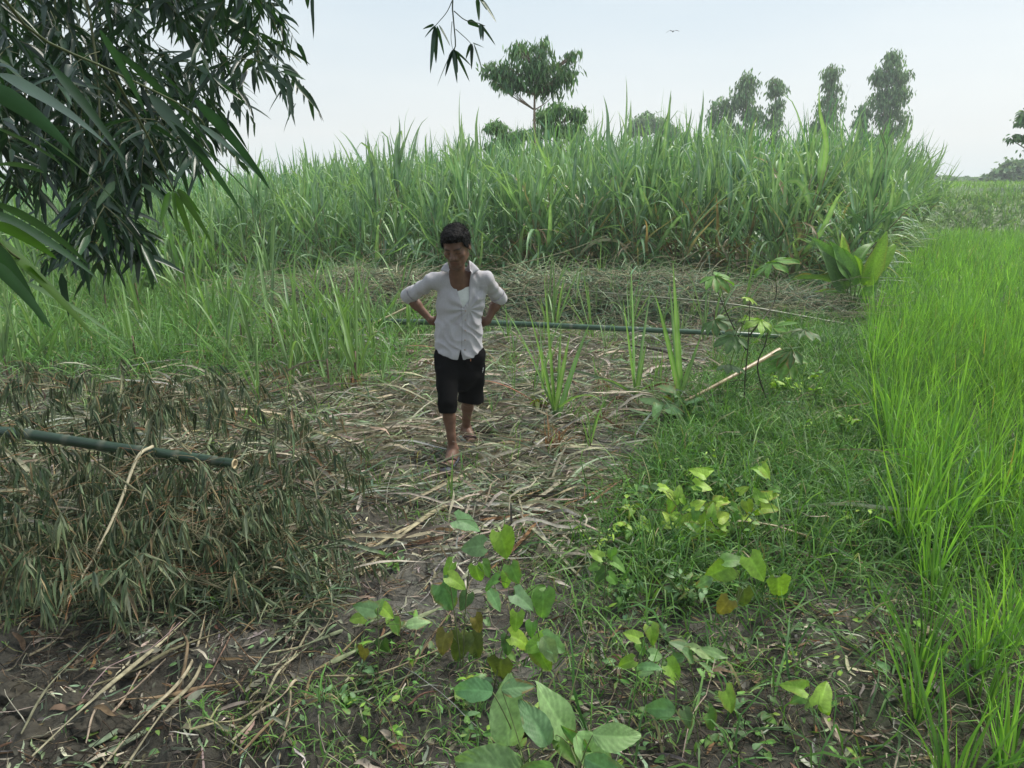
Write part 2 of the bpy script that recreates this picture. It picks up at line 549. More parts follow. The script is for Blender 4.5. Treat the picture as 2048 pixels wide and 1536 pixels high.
def scatter_xy(rng, n, x0, x1, y0, y1, dens):
    x = rng.uniform(x0, x1, n); y = rng.uniform(y0, y1, n)
    k = rng.uniform(0, 1, n) < dens(x, y)
    return x[k], y[k]


def clearing(x, y):
    d = sstep(3.2, 4.6, y) * sstep(9.6, 8.3, y)
    d = d * sstep(-4.5, -3.2, x) * sstep(0.7, -0.5, x - (1.2 + 0.34 * (y - 4)))
    return d


rng = np.random.default_rng(11)
litter = Geo()
x, y = scatter_xy(rng, 56000, -5, 4, 3.4, 10, lambda x, y: (0.15 + 0.85 * clearing(x, y)) * sstep(0.33, 0.6, 0.5 + 1.6 * fbm(x * 1.4, y * 1.4, s=70)))
n = len(x)
ang = rng.normal(0.12, 0.75, n) + np.pi * (rng.random(n) < 0.5) + 2.0 * fbm(x * 0.8, y * 0.8, s=61)
fk = np.minimum(np.hypot(x + 0.44, y - 4.82), np.hypot(x + 0.25, y - 5.36)); kf = fk > 0.20
x, y, ang = x[kf], y[kf], ang[kf]; n = len(x)
D = np.stack([np.cos(ang), np.sin(ang), rng.uniform(-0.02, 0.16, n)], -1)
P = np.stack([x, y, gz(x, y) + rng.uniform(0.005, 0.06, n)], -1)
litter.add(*clear_feet(blades(P, D, rng.uniform(0.10, 0.60, n), 0.003 + 0.017 * rng.random(n) ** 2.2, rng.uniform(0.0, 0.35, n), 6, 'strap', 0.15,
                   pal(rng, n, STRAW, [6, 4, 0.9, 4, 1.5, 4, 5], 0.25), roll=0.9, across=2, floor=0.006, twist=2.2, wig=0.30, rng=rng), 6, 2))
# broken pieces and small leaves everywhere near
x, y = scatter_xy(rng, 42000, -3.2, 3.6, 1.8, 7.5, lambda x, y: (0.55 + 0.45 * sstep(3.0, 4.5, y)) * sstep(0.5, -0.6, x - rice_edge(y)) * (0.25 + 0.75 * sstep(0.42, 0.62, 0.5 + 1.5 * fbm(x * 2.2, y * 2.2, s=77))))
n = len(x)
D = rdir(rng, n, -4, 14)
P = np.stack([x, y, gz(x, y) + rng.uniform(0.002, 0.02, n)], -1)
litter.add(*blades(P, D, 0.02 + 0.15 * rng.random(n) ** 1.6, rng.uniform(0.003, 0.017, n), rng.uniform(0, 0.5, n), 4, 'bamboo', 0.2,
                   pal(rng, n, STRAW, [2.5, 4, 2.4, 3, 6, 2.5, 1.2], 0.3), roll=0.6, across=3, floor=0.006, wig=0.25, rng=rng))
# flattened cane stalks and wide dead leaves
x, y = scatter_xy(rng, 1500, -3.6, 3.0, 3.5, 9.2, lambda x, y: clearing(x, y) * sstep(0.35, 0.55, 0.5 + 1.6 * fbm(x * 1.4, y * 1.4, s=70)))
n = len(x)
ang = rng.normal(0.25, 0.6, n) + np.pi * (rng.random(n) < 0.5)
D = np.stack([np.cos(ang), np.sin(ang), rng.uniform(0.0, 0.10, n)], -1)
P = np.stack([x, y, gz(x, y) + rng.uniform(0.03, 0.08, n)], -1)
litter.add(*clear_feet(blades(P, D, rng.uniform(0.4, 1.1, n), rng.uniform(0.014, 0.028, n), rng.uniform(0.0, 0.25, n), 8, 'strap', 0.3,
                   pal(rng, n, STRAW, [6, 3, 1.5, 4, 0.6, 1.5, 6], 0.22), roll=0.5, across=3, floor=0.012, twist=1.0, wig=0.16, rng=rng), 8, 3, 0.14))
# fine stems
x, y = scatter_xy(rng, 4200, -4, 3.4, 1.9, 9, lambda x, y: 0.25 + 0.75 * clearing(x, y))
n = len(x)
D = rdir(rng, n, -2, 10)
P = np.stack([x, y, gz(x, y) + rng.uniform(0.004, 0.03, n)], -1)
litter.add(*tubes(P, D, rng.uniform(0.15, 0.6, n), 0.0028, 0.0015, 0.1, 6, 3, pal(rng, n, STRAW, [3, 3, 2, 3, 2, 1, 2]), wig=0.3, rng=rng, floor=0.006))
x, y = scatter_xy(rng, 5200, -2.6, 2.2, 1.8, 3.6, lambda x, y: 0.2 + 0.8 * sstep(0.45, 0.6, 0.5 + 1.5 * fbm(x * 2.2, y * 2.2, s=79)))
n = len(x)
P = np.stack([x, y, gz(x, y) + rng.uniform(0.0, 0.03, n)], -1)
litter.add(*tubes(P, rdir(rng, n, -5, 35), rng.uniform(0.05, 0.22, n), 0.0022, 0.001, rng.uniform(0, 1.2, n), 6, 3, pal(rng, n, [(0.06, 0.05, 0.04), (0.12, 0.095, 0.07), (0.2, 0.16, 0.11)], [3, 2, 1]), wig=0.5, rng=rng, floor=0.004))
x, y = scatter_xy(rng, 700, -2.4, 2.2, 1.8, 4.4, lambda x, y: 0.6 + 0 * x)
n = len(x)
P = np.stack([x, y, gz(x, y) + rng.uniform(0.008, 0.03, n)], -1)
litter.add(*blades(P, rdir(rng, n, -3, 12), rng.uniform(0.06, 0.17, n), rng.uniform(0.014, 0.032, n), rng.uniform(0, 0.6, n), 7, 'lance', 0.3,
                   pal(rng, n, [(0.30, 0.25, 0.18), (0.40, 0.36, 0.28), (0.20, 0.13, 0.08), (0.22, 0.20, 0.16)], [3, 2, 2, 2], 0.2), roll=0.5, across=3, floor=0.006, wig=0.3, twist=1.0, rng=rng))
tag(litter.obj('leaf_litter', M_DRY), 'trampled straw coloured leaves, stems and chaff strewn over the mud of the clearing', 'leaf litter', kind='stuff')
# fresh cut green leaves lying flat
gl = Geo()
x, y = scatter_xy(rng, 3600, -4, 3, 4.2, 9.5, lambda x, y: clearing(x, y) * sstep(0.5, 0.66, 0.5 + 1.5 * fbm(x * 1.1 + 9, y * 1.6, s=90)))
n = len(x)
ang = rng.normal(0.15, 0.6, n) + np.pi * (rng.random(n) < 0.5)
D = np.stack([np.cos(ang), np.sin(ang), rng.uniform(0.0, 0.16, n)], -1)
P = np.stack([x, y, gz(x, y) + rng.uniform(0.02, 0.07, n)], -1)
gl.add(*clear_feet(blades(P, D, rng.uniform(0.2, 0.7, n), rng.uniform(0.008, 0.024, n), rng.uniform(0, 0.3, n), 6, 'grass', 0.2,
               pal(rng, n, [(0.16, 0.22, 0.12), (0.13, 0.19, 0.13), (0.22, 0.27, 0.17)], [2, 2, 1]), roll=0.5, floor=0.012, wig=0.2, rng=rng), 6, 3, 0.16))
tag(gl.obj('cut_leaves', M_CANE), 'limp green leaf blades cut and dropped on top of the straw in the clearing', 'cut leaves', kind='stuff')

# ------------------------------------------------------------------ low grass
def grass_area(name, label, N, box, dens, Lr, Wr, cols, wts, seed, el=(25, 80), dr=(0.6, 2.0), segs=5, m=None, across=2):
    rng = np.random.default_rng(seed)
    x, y = scatter_xy(rng, N, *box, dens)
    n = len(x)
    P = np.stack([x, y, gz(x, y) - 0.005], -1)
    D = rdir(rng, n, *el)
    cl = 0.75 + 0.9 * np.clip(0.5 + 1.5 * fbm(x * 2, y * 2, s=seed), 0, 1)
    L = rng.uniform(*Lr, n) * cl * (0.7 + 0.6 * np.clip(0.5 + 1.6 * fbm(x * 3.5, y * 3.5, s=seed + 1), 0, 1))
    c = pal(rng, n, cols, wts)
    g = Geo()
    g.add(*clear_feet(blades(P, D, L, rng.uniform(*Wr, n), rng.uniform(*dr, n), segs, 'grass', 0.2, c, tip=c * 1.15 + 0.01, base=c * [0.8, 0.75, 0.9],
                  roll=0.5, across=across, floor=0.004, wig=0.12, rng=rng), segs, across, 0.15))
    return tag(g.obj(name, m or M_GRASS), label, 'grass', kind='stuff')


def bank_mask(x, y):
    e = rice_edge(y)
    left = np.interp(y, [1.5, 2.5, 3.2, 3.8, 4.6, 6, 8, 9.5, 12], [0.45, 0.35, 0.35, 0.55, 1.05, 1.6, 2.5, 3.3, 4.2])
    return sstep(-0.35, 0.25, x - left) * sstep(0.75, -0.05, x - e)


def bare(x, y):
    return sstep(0.40, 0.56, 0.5 + 1.3 * fbm(x * 1.2 + 5, y * 1.2, s=120))


GG = [(0.13, 0.28, 0.06), (0.17, 0.34, 0.075), (0.10, 0.22, 0.065), (0.23, 0.36, 0.12), (0.32, 0.30, 0.15)]
grass_area('bank_grass', 'low tangled green grass covering the bank between the clearing and the rice', 230000, (0.0, 5.6, 2.0, 11.0),
           lambda x, y: bank_mask(x, y) * (0.07 + 0.93 * sstep(2.9, 4.0, y)) * (0.45 + 0.55 * bare(x, y)) * sstep(13, 4, y), (0.14, 0.40), (0.005, 0.011), [tuple(0.80 * np.array(q)) for q in GG], [4, 2, 5, 0.7, 0.35], 31)
grass_area('ground_cover', 'short sparse grass tufts and seedlings on the dark mud in front', 16000, (-2.4, 2.6, 1.9, 4.5),
           lambda x, y: sstep(0.52, 0.66, 0.5 + 1.5 * fbm(x * 2.2, y * 2.2, s=131)), (0.04, 0.13), (0.003, 0.008), GG, [4, 2, 4, 2, 2], 33)
grass_area('mid_grass', 'soft bright green grass growing left of the clearing below the cane', 110000, (-13, -1.0, 6.8, 15.8),
           lambda x, y: sstep(6.6, 8.6, y + 0.22 * x + 1.0) * (0.4 + 0.6 * bare(x, y)), (0.16, 0.55), (0.006, 0.013),
           [(0.13, 0.27, 0.07), (0.10, 0.21, 0.07), (0.16, 0.31, 0.09), (0.28, 0.26, 0.14)], [4, 3, 2, 0.6], 35)
grass_area('undergrowth', 'patchy green grass pushing up through and behind the heaps of cut brush', 60000, (-4.2, 5.0, 9.0, 14.6),
           lambda x, y: sstep(0.40, 0.60, 0.5 + 1.5 * fbm(x * 0.9, y * 1.3, s=151)) * 0.5 * sstep(10.2, 10.7, y) + 0.25 * sstep(12, 13, y), (0.22, 0.62), (0.007, 0.016),
           [(0.11, 0.25, 0.09), (0.14, 0.29, 0.09), (0.09, 0.19, 0.09), (0.26, 0.28, 0.17)], [4, 3, 3, 0.7], 39)
grass_area('field_edge_grass', 'grass growing along the strip between the cane and the rice', 26000, (3.5, 16, 10.5, 28),
           lambda x, y: sstep(-2.6, -1.6, x - rice_edge(y)) * sstep(0.9, 0.2, x - rice_edge(y)), (0.25, 0.62), (0.010, 0.022),
           [(0.13, 0.27, 0.08), (0.16, 0.31, 0.09), (0.10, 0.21, 0.08)], [3, 3, 2], 43)
grass_area('clearing_grass', 'scattered thin green grass blades coming up through the straw', 12500, (-4.5, 3.5, 4.3, 11),
           lambda x, y: 0.1 + sstep(0.48, 0.68, 0.5 + 1.5 * fbm(x * 1.6, y * 1.6, s=141)), (0.10, 0.30), (0.004, 0.009), GG, [3, 4, 2, 2, 1], 37, el=(40, 88))

# ------------------------------------------------------------------ clods of dug earth at the lower left, each one a thing
M_CLOD = surf_mat('clod_earth', 0.9, 0.2, 1.0, 45, 0.45)
rng = np.random.default_rng(39)
for i, (px, py, r) in enumerate([(70, 1430, .075), (150, 1440, .06), (215, 1400, .065), (20, 1395, .06), (110, 1385, .045), (300, 1300, .05), (345, 1265, .055), (255, 1290, .035), (395, 1275, .04), (180, 1480, .05), (60, 1500, .06),
                                 (480, 1330, .03), (20, 1460, .055), (330, 1420, .03), (540, 1410, .03), (270, 1350, .04), (620, 1440, .035), (130, 1330, .05), (800, 1420, .03), (250, 1450, .045)]):
    p = at(px, py, 0.0); p[2] = float(gz(p[0], p[1])) + r * 0.15
    th, ph = np.meshgrid(np.linspace(0, np.pi, 26), np.linspace(0, 2 * np.pi, 40, endpoint=False), indexing='ij')
    d = np.stack([np.sin(th) * np.cos(ph), np.sin(th) * np.sin(ph), np.cos(th)], -1)
    q = d * 1.6 + i * 7.3
    rr = r * (0.8 + 0.9 * fbm(q[..., 0], q[..., 1], q[..., 2], 3, 5) + 0.5 * np.abs(fbm(q[..., 0] * 4, q[..., 1] * 4, q[..., 2] * 4, 3, 6)))
    V = p + d * rr[..., None] * [1.25, 1.0, 0.7]
    a = (np.arange(25) * 40)[:, None]; b = np.arange(40)[None]; b2 = (b + 1) % 40
    g = Geo(); g.add(V, np.stack([a + b, a + 40 + b, a + 40 + b2, a + b2], -1).reshape(-1, 4), (0.066, 0.060, 0.047))
    tag(g.obj('earth_clod', M_CLOD, loc=p), 'rough dark clod of dug earth on the mud at the lower left', 'clod', 'dark earth clods at the lower left')
# ------------------------------------------------------------------ rice
RC = [(0.150, 0.32, 0.062), (0.125, 0.27, 0.058), (0.20, 0.39, 0.085), (0.09, 0.21, 0.055), (0.36, 0.34, 0.12)]


def rice_clump_geo(rng, P, nb, h, w, segs=6, across=3, spread=0.05, bright=1.0):
    """P (n,3): nb blades around each point"""
    P = np.repeat(P, nb, 0); n = len(P)
    a = rng.uniform(0, 2 * np.pi, n); r = rng.uniform(0, spread, n)
    off = np.stack([np.cos(a) * r, np.sin(a) * r, np.zeros(n)], -1)
    lean = rng.uniform(0.03, 0.50, n)
    D = np.stack([np.cos(a) * lean + 0.02, np.sin(a) * lean, np.ones(n)], -1)
    hh = np.repeat(np.broadcast_to(h, (n // nb,)) * rng.uniform(0.8, 1.1, n // nb), nb)
    c = pal(rng, n, RC, [4, 3, 2, 1.3, 0.06], 0.14) * bright * np.repeat(rng.uniform(0.75, 1.2, n // nb), nb)[:, None]
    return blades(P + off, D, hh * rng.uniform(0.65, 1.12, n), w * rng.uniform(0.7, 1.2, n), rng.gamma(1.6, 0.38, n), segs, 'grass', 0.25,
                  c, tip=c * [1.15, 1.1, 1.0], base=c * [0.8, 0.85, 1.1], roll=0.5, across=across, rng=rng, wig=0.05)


rng = np.random.default_rng(51)
# near plants, each a thing of its own: eight shapes
variants = []
for i in range(8):
    r2 = np.random.default_rng(500 + i); g = Geo()
    g.add(*rice_clump_geo(r2, np.zeros((1, 3)), 17 + 2 * i, 0.58 + 0.022 * i, 0.0125, 7, 3, 0.05, 0.85 + 0.05 * i))
    variants.append(g.mesh('rice_plant', M_RICE))
spots = []
tries = 0
while len(spots) < 230 and tries < 20000:
    tries += 1
    y = 2.0 + 8.5 * rng.random() ** 1.25; e = float(rice_edge(y))
    x = e - 0.12 + rng.random() * (0.55 + 0.42 * y)
    if x / (y * CP + 1.9 * SP) > 0.80: continue
    dens = 0.20 + 0.06 * (y < 3.4)
    if y < 6 and fbm(x * 1.9, y * 1.9, s=160) < -0.10: continue
    if y < 3.1 and x - e < 0.35 and rng.random() < 0.45: continue
    if all((x - a) ** 2 + (y - b) ** 2 > dens ** 2 for a, b in spots): spots.append((x, y))
for i, (x, y) in enumerate(spots):
    o = mobj('rice_plant', variants[i % 8], None, (x, y, float(gz(x, y)) - 0.01), rng.uniform(0, 6.28), rng.uniform(0.85, 1.12) * (1.0 if y > 3.2 else 0.85))
    if x - rice_edge(y) < 0.12: lb, gp = 'bright green rice plant on the outer edge of the paddy beside the grassy bank', 'rice plants along the edge of the paddy'
    elif y < 3.6: lb, gp = 'bright green rice plant in thin stand over wet mud in the near paddy corner', 'rice plants in the near corner of the paddy'
    else: lb, gp = 'bright green rice plant standing inside the dense paddy on the right', 'rice plants inside the paddy'
    tag(o, lb, 'rice plant', gp)
# dense stand between and beyond them
sw = Geo()
x, y = scatter_xy(rng, 13500, 1.6, 30, 3.4, 27.5, lambda x, y: (x > rice_edge(y) + 0.05 + 0.5 * np.abs(fbm(y * 1.3, y * 0 + 2.0, s=161))) * (x < 0.78 * y + 2.2) * np.clip(1.4 - 0.03 * y, 0.5, 1))
print('rice hills', len(x))
P = np.stack([x, y, gz(x, y)], -1)
nearm = y < 9
sw.add(*rice_clump_geo(rng, P[nearm], 9, 0.60, 0.012, 5, 2, 0.06))
fx = P[~nearm]
sw.add(*rice_clump_geo(rng, fx, 10, 0.55, 0.016, 4, 2, 0.12, 1.22))
tag(sw.obj('rice_field', M_RICE), 'dense bright yellow green rice stand filling the paddy back to the far bank', 'rice field', kind='stuff')

# ------------------------------------------------------------------ sugarcane
CC = [(0.14, 0.29, 0.13), (0.185, 0.35, 0.14), (0.10, 0.225, 0.12), (0.23, 0.40, 0.15)]
CMID = (0.40, 0.50, 0.36)


def cane_leaves(rng, base, top, nl, L=1.7, W=0.078, segs=9, across=3, spread=1.0, lo=0.25, dry=0.12):
    """leaves of one stalk from lo..1 of its height, upright at the top and arching below"""
    t = np.sort(rng.uniform(lo, 1.0, nl)); az = rng.uniform(0, 2 * np.pi, nl)
    P = base + (top - base) * t[:, None]
    el = np.radians(35 + 50 * t ** 1.4 + rng.normal(0, 9, nl)); el = np.clip(el, 0.2, 1.5)
    D = np.stack([np.cos(az) * np.cos(el) * spread, np.sin(az) * np.cos(el) * spread, np.sin(el)], -1)
    LL = L * rng.uniform(0.6, 1.12, nl) * (0.75 + 0.25 * np.sin(np.pi * t))
    c = pal(rng, nl, CC, [4, 3, 2, 1.5], 0.14)
    isdry = (t < 0.50) & (rng.random(nl) < dry * 3)
    c[isdry] = pal(rng, int(isdry.sum()), [(0.30, 0.23, 0.14), (0.40, 0.35, 0.23)], [1, 1])
    mid = np.broadcast_to(np.array(CMID), (nl, 3)).copy(); mid[isdry] = c[isdry]
    dr = rng.gamma(1.6, 0.75, nl) * (1.45 - 0.85 * t)
    return blades(P, D, LL, W * rng.uniform(0.5, 1.15, nl), dr, segs, 'grass', 0.22, c, tip=c * [1.2, 1.05, 0.9], mid=mid,
                  roll=0.35, across=across, rng=rng, wig=0.10, dp=2.0)


def cane_variant(seed, h, ns, nl, lean=(0, 0), segs=9, across=3, dry=0.12, L=1.35):
    rng = np.random.default_rng(seed)
    fol = Geo(); st = []
    for s in range(ns):
        b = np.array([rng.normal(0, 0.13), rng.normal(0, 0.13), 0.0])
        tp = b + np.array([rng.normal(lean[0], 0.16), rng.normal(lean[1], 0.16), h * rng.uniform(0.5, 0.68)])
        fol.add(*cane_leaves(rng, b, tp, nl, L=L * h / 2.8, segs=segs, across=across, lo=0.03, dry=dry))
        k = 9
        path = spline([b, (b + tp) / 2 + rng.normal(0, 0.02, 3), tp], k)
        g = Geo(); ck = np.tile([[0.20, 0.22, 0.10], [0.30, 0.24, 0.13], [0.16, 0.15, 0.09]], (3, 1))
        V, Q, C, T = path_tube(path, np.linspace(0.014, 0.008, k), 6, ck); g.add(V, Q, C, T)
        st.append(g)
    return fol, st


def front_y(x):
    return np.interp(x, [-14, -6, -2, 0, 3, 4.6, 5.4, 6.2], [15.4, 14.6, 13.7, 13.6, 13.8, 13.2, 12.0, 12.6])


def cane_h(x):
    return np.interp(x, [-16, -11, -7, -4, -1, 1, 6, 12], [1.6, 1.75, 2.0, 2.4, 2.75, 3.05, 3.1, 3.05])


rng = np.random.default_rng(77)
front_v = []
for i in range(10):
    fol, st = cane_variant(700 + i, 2.8, 4, 11, dry=0.20 if i % 2 else 0.04, L=1.75)
    front_v.append((fol.mesh('foliage', M_CANE), [s.mesh('stalk', M_STEM) for s in st]))
edge_v = []
for i in range(4):
    fol, st = cane_variant(740 + i, 2.75, 5, 16, lean=(0.75, -0.05), dry=0.05, L=1.6)
    edge_v.append((fol.mesh('foliage', M_CANE), [s.mesh('stalk', M_STEM) for s in st]))
back_v = []
for i in range(8):
    fol, st = cane_variant(760 + i, 2.9, 5, 13, segs=8, dry=0.04)
    for s in st:
        for V, Q, C in zip(s.V, s.Q, s.C): pass
    back_v.append(fol.mesh('cane_clump', M_CANE))


def cane_thing(v, x, y, sc, label, group):
    root = empty('sugarcane_clump', (x, y, float(gz(x, y))), label, 'sugarcane', group)
    root.rotation_euler = (0, 0, rng.uniform(-0.5, 0.5) if v in edge_v else rng.uniform(0, 6.28)); root.scale = (sc, sc, sc)
    mobj('foliage', v[0], root)
    for s in v[1]: mobj('stalk', s, root)


cnt = 0
xs = np.arange(-13.0, 5.3, 0.46)
for r in range(2):
    for x in xs + 0.2 * r:
        x = x + rng.normal(0, 0.08); y = float(front_y(x)) + 0.5 * r + rng.normal(0, 0.15)
        sc = float(cane_h(x)) / 2.8 * rng.uniform(0.78, 1.12) * (0.92 if r == 0 else 1)
        if r == 0 and x > -3: sc *= rng.uniform(0.8, 1.0)
        if x < -6: lb, gp = 'shorter pale green sugarcane clump in front of the cane field on its far left', 'sugarcane clumps at the left front of the field'
        elif x < 0: lb, gp = 'tall green sugarcane clump in the front rows left of the tree behind the man', 'sugarcane clumps at the middle front of the field'
        else: lb, gp = 'tall green sugarcane clump with dry brown lower leaves, front rows right of man', 'sugarcane clumps at the right front of the field'
        cane_thing(front_v[cnt % 10 if x > 0 else (cnt * 2) % 10], x, y, sc, lb, gp); cnt += 1
for yy in np.arange(12.6, 24, 0.55):
    x = float(rice_edge(yy)) - 1.15 + rng.normal(0, 0.1)
    cane_thing(edge_v[cnt % 4], x, yy, rng.uniform(0.92, 1.06), 'sugarcane clump leaning out over the rice at the right edge of the field', 'sugarcane clumps leaning over the paddy'); cnt += 1
# interior of the field: clumps standing behind
k = 0
cand = []
for y in np.arange(15.6, 25, 0.62):
    for x in np.arange(-18, 13, 0.62):
        xx = x + rng.normal(0, 0.12); yy = y + rng.normal(0, 0.12)
        if yy > front_y(xx) + 0.85 and xx < rice_edge(yy) - 1.1 and abs(xx) < 0.75 * yy + 1: cand.append((xx, yy))
cand.sort(key=lambda c: c[1] - float(front_y(c[0])))
for xx, yy in cand[:190]:
    o = mobj('sugarcane_clump', back_v[k % 8], None, (xx, yy, float(gz(xx, yy))), rng.uniform(0, 6.28), float(cane_h(xx)) / 2.85 * rng.uniform(0.82, 1.18))
    tag(o, 'sugarcane clump inside the field showing only its blade tips above the front rows', 'sugarcane', 'sugarcane clumps inside the field'); k += 1
st = Geo()
for (xx, yy) in cand[190:] + [(a, b) for b in np.arange(25.4, 34, 1.1) for a in np.arange(-22, 16, 1.1) if a < rice_edge(b) - 1]:
    h = float(cane_h(xx)) * rng.uniform(0.9, 1.15); nb = 14
    P = np.array([xx, yy, 0.5]) + np.c_[rng.normal(0, 0.25, (nb, 2)), rng.uniform(0.2, h * 0.45, nb)]
    c = pal(rng, nb, CC, [4, 3, 2, 1.5], 0.12)
    st.add(*blades(P, rdir(rng, nb, 55, 88), rng.uniform(0.5, 0.62, nb) * h, 0.055, rng.gamma(2, 0.35, nb), 5, 'grass', 0.2, c, roll=0.4, across=2, rng=rng, dp=2))
tag(st.obj('sugarcane_field', M_CANE), 'sea of green sugarcane blades filling the field behind the front rows', 'sugarcane field', kind='stuff')

# ------------------------------------------------------------------ young shoots in the clearing
def shoot_mesh(seed, h=0.8, nb=6, W=0.024, stalk=False, dryb=2):
    rng = np.random.default_rng(seed); g = Geo()
    az = rng.uniform(0, 2 * np.pi, nb); el = np.radians(np.concatenate([rng.uniform(74, 88, nb // 2), rng.uniform(50, 72, nb - nb // 2)]))
    D = np.stack([np.cos(az) * np.cos(el), np.sin(az) * np.cos(el), np.sin(el)], -1)
    z0 = rng.uniform(0.0, 0.28, nb) * h
    P = np.stack([rng.normal(0, 0.008, nb), rng.normal(0, 0.008, nb), z0], -1)
    c = pal(rng, nb, [(0.12, 0.25, 0.05), (0.15, 0.30, 0.06), (0.11, 0.20, 0.08)], [1, 1, 1], 0.1)
    g.add(*blades(P, D, (h - z0) * rng.uniform(0.75, 1.1, nb), W * rng.uniform(0.7, 1.1, nb), rng.gamma(1.5, 0.5, nb), 10, 'grass', 0.3, c,
                  mid=(0.32, 0.45, 0.25), roll=0.5, rng=rng, dp=2.2))
    nb = dryb
    if nb:
        c = pal(rng, nb, STRAW[:3], [1, 1, 1])
        g.add(*blades(np.zeros((nb, 3)) + [0, 0, 0.03], rdir(rng, nb, 20, 50), rng.uniform(0.15, 0.4, nb), 0.014, 2.2, 6, 'grass', 0.2, c, roll=0.5, rng=rng))
    s = Geo(); hh = h * 0.32
    V, Q, C, T = path_tube(spline([(0, 0, -0.02), (0.005, 0, hh * 0.5), (0, 0.004, hh)], 5), np.linspace(0.009, 0.006, 5), 6,
                           (0.17, 0.12, 0.09) if stalk else (0.20, 0.28, 0.10)); s.add(V, Q, C, T)
    return g.mesh('leaves', M_CANE), s.mesh('stalk', M_STEM)


SV = [shoot_mesh(900 + i, 0.8, 4 + i % 4, 0.024, i % 3 == 0, 1 + i % 3) for i in range(10)]


def shoot(px, py, hpx, i, label, group, rz=None):
    p = at(px, py, 0.0); p[2] = float(gz(p[0], p[1]))
    hgt = hpx / FPX * depth(p) * 1.05
    root = empty('cane_shoot', p, label, 'cane shoot', group)
    s = hgt / 0.8; root.scale = (max(s, 0.8 * s), max(s, 0.8 * s), s); root.rotation_euler = (0, 0, rng.uniform(0, 6.28) if rz is None else rz)
    mobj('leaves', SV[i % 10][0], root); mobj('stalk', SV[i % 10][1], root)


named = [
    (275, 740, 215, 0, 'young cane shoot with a bare dark purple stalk left of the clearing'),
    (765, 795, 150, 4, 'single slim upright cane shoot in the straw just left of the man'),
    (1085, 800, 190, 5, 'small cane shoot behind the widest fanned shoot right of the man'),
    (1180, 905, 130, 3, 'low cane shoot beside the dry brown stubble right of the man'),
    (520, 830, 160, 6, 'cane shoot at the left rim of the straw with one folded blade'),
    (600, 740, 170, 1, 'cane shoot with a hooked drooping blade in front of the brush pile'),
    (905, 1010, 130, 4, 'slim cane shoot growing right in front of the sandalled feet'),
]
for px, py, h, i, lb in named: shoot(px, py, h, i, lb, 'young cane shoots')
def fan_shoot(bx, by, tips, label, seed):
    rg = np.random.default_rng(seed); b = at(bx, by); b[2] = float(gz(b[0], b[1]))
    root = empty('cane_shoot', b, label, 'cane shoot', 'young cane shoots'); g = Geo(); st = Geo()
    for (px, py, wd, dr) in tips:
        t = PY(px, py, b[1] + rg.uniform(-0.30, 0.25)); p0 = b + np.array([rg.normal(0, .012), rg.normal(0, .012), rg.uniform(0.02, 0.16)]); d = t - p0; L_ = np.linalg.norm(d)
        c = pal(rg, 1, [(0.14, 0.30, 0.055), (0.17, 0.35, 0.07), (0.12, 0.24, 0.10)], [1, 1, 1], 0.08)
        g.add(*blades([p0], d / L_ + ZUP * dr * 0.45, L_ * (1.02 + 0.1 * dr), wd, dr, 14, 'grass', 0.32, c, mid=(0.36, 0.48, 0.28), roll=0.5, rng=rg, dp=2.0))
    g.add(*blades(np.zeros((9, 3)) + b + [0, 0, .03], rdir(rg, 9, 10, 55), rg.uniform(.15, .45, 9), .018, 1.8, 6, 'grass', .2, pal(rg, 9, STRAW[:3], [2, 1, 1]), roll=.6, rng=rg, floor=.008))
    V, Q, C, T = path_tube(spline([b - [0, 0, .02], b + [.004, 0, .12], b + [0, .004, .26]], 6), np.linspace(.013, .008, 6), 8, (0.18, 0.24, 0.10)); st.add(V, Q, C, T)
    g.obj('leaves', M_CANE, root); st.obj('stalk', M_STEM, root)


fan_shoot(1112, 850, [(1008, 618, .045, .5), (1052, 606, .05, .4), (1088, 552, .055, .05), (1082, 690, .04, .2), (1122, 648, .045, .1), (1178, 652, .045, .3), (1140, 668, .04, .1), (1200, 800, .04, 1.0)],
          'large cane shoot fanning wide bright blades just right of the man', 881)
fan_shoot(1268, 812, [(1262, 530, .055, .05), (1302, 572, .045, .1), (1246, 600, .04, .1), (1185, 762, .04, .8), (1345, 770, .04, .9), (1292, 690, .04, .2)],
          'tall cane shoot with two upright blades midway along the lying bamboo pole', 882)
fan_shoot(1360, 815, [(1346, 528, .055, .04), (1311, 595, .05, .25), (1404, 668, .05, .15), (1338, 560, .04, .1), (1380, 720, .04, .3)],
          'tallest yellow green cane shoot beside the palmate sapling', 883)
rng = np.random.default_rng(88)
k = 0
for _ in range(130):
    px = rng.uniform(0, 760) if _ < 70 else rng.uniform(-20, 560); py = (rng.uniform(650, 800) if px > 420 else rng.uniform(620, 760)) if _ < 70 else rng.uniform(565, 640)
    shoot(px, py, rng.uniform(70, 250) * (py - 360) / 360 * (1.5 if _ >= 70 else 1), k, 'young green cane shoot in the thicket left of the clearing', 'young cane shoots in the left thicket'); k += 1
for _ in range(34):
    px = rng.uniform(980, 1480); py = rng.uniform(700, 860)
    shoot(px, py, rng.uniform(40, 120), k, 'short cane shoot coming up through straw right of the man', 'short cane shoots right of the man'); k += 1
for _ in range(20):
    px = rng.uniform(560, 860); py = rng.uniform(690, 830)
    shoot(px, py, rng.uniform(40, 110), k, 'short cane shoot coming up through straw left of the man', 'short cane shoots left of the man'); k += 1
for _ in range(46):
    px = rng.uniform(560, 860) if _ % 2 else rng.uniform(1010, 1500); py = rng.uniform(625, 700)
    shoot(px, py, rng.uniform(70, 170), k, 'young cane shoot standing against the heaps of cut brush', 'young cane shoots in front of the brush'); k += 1
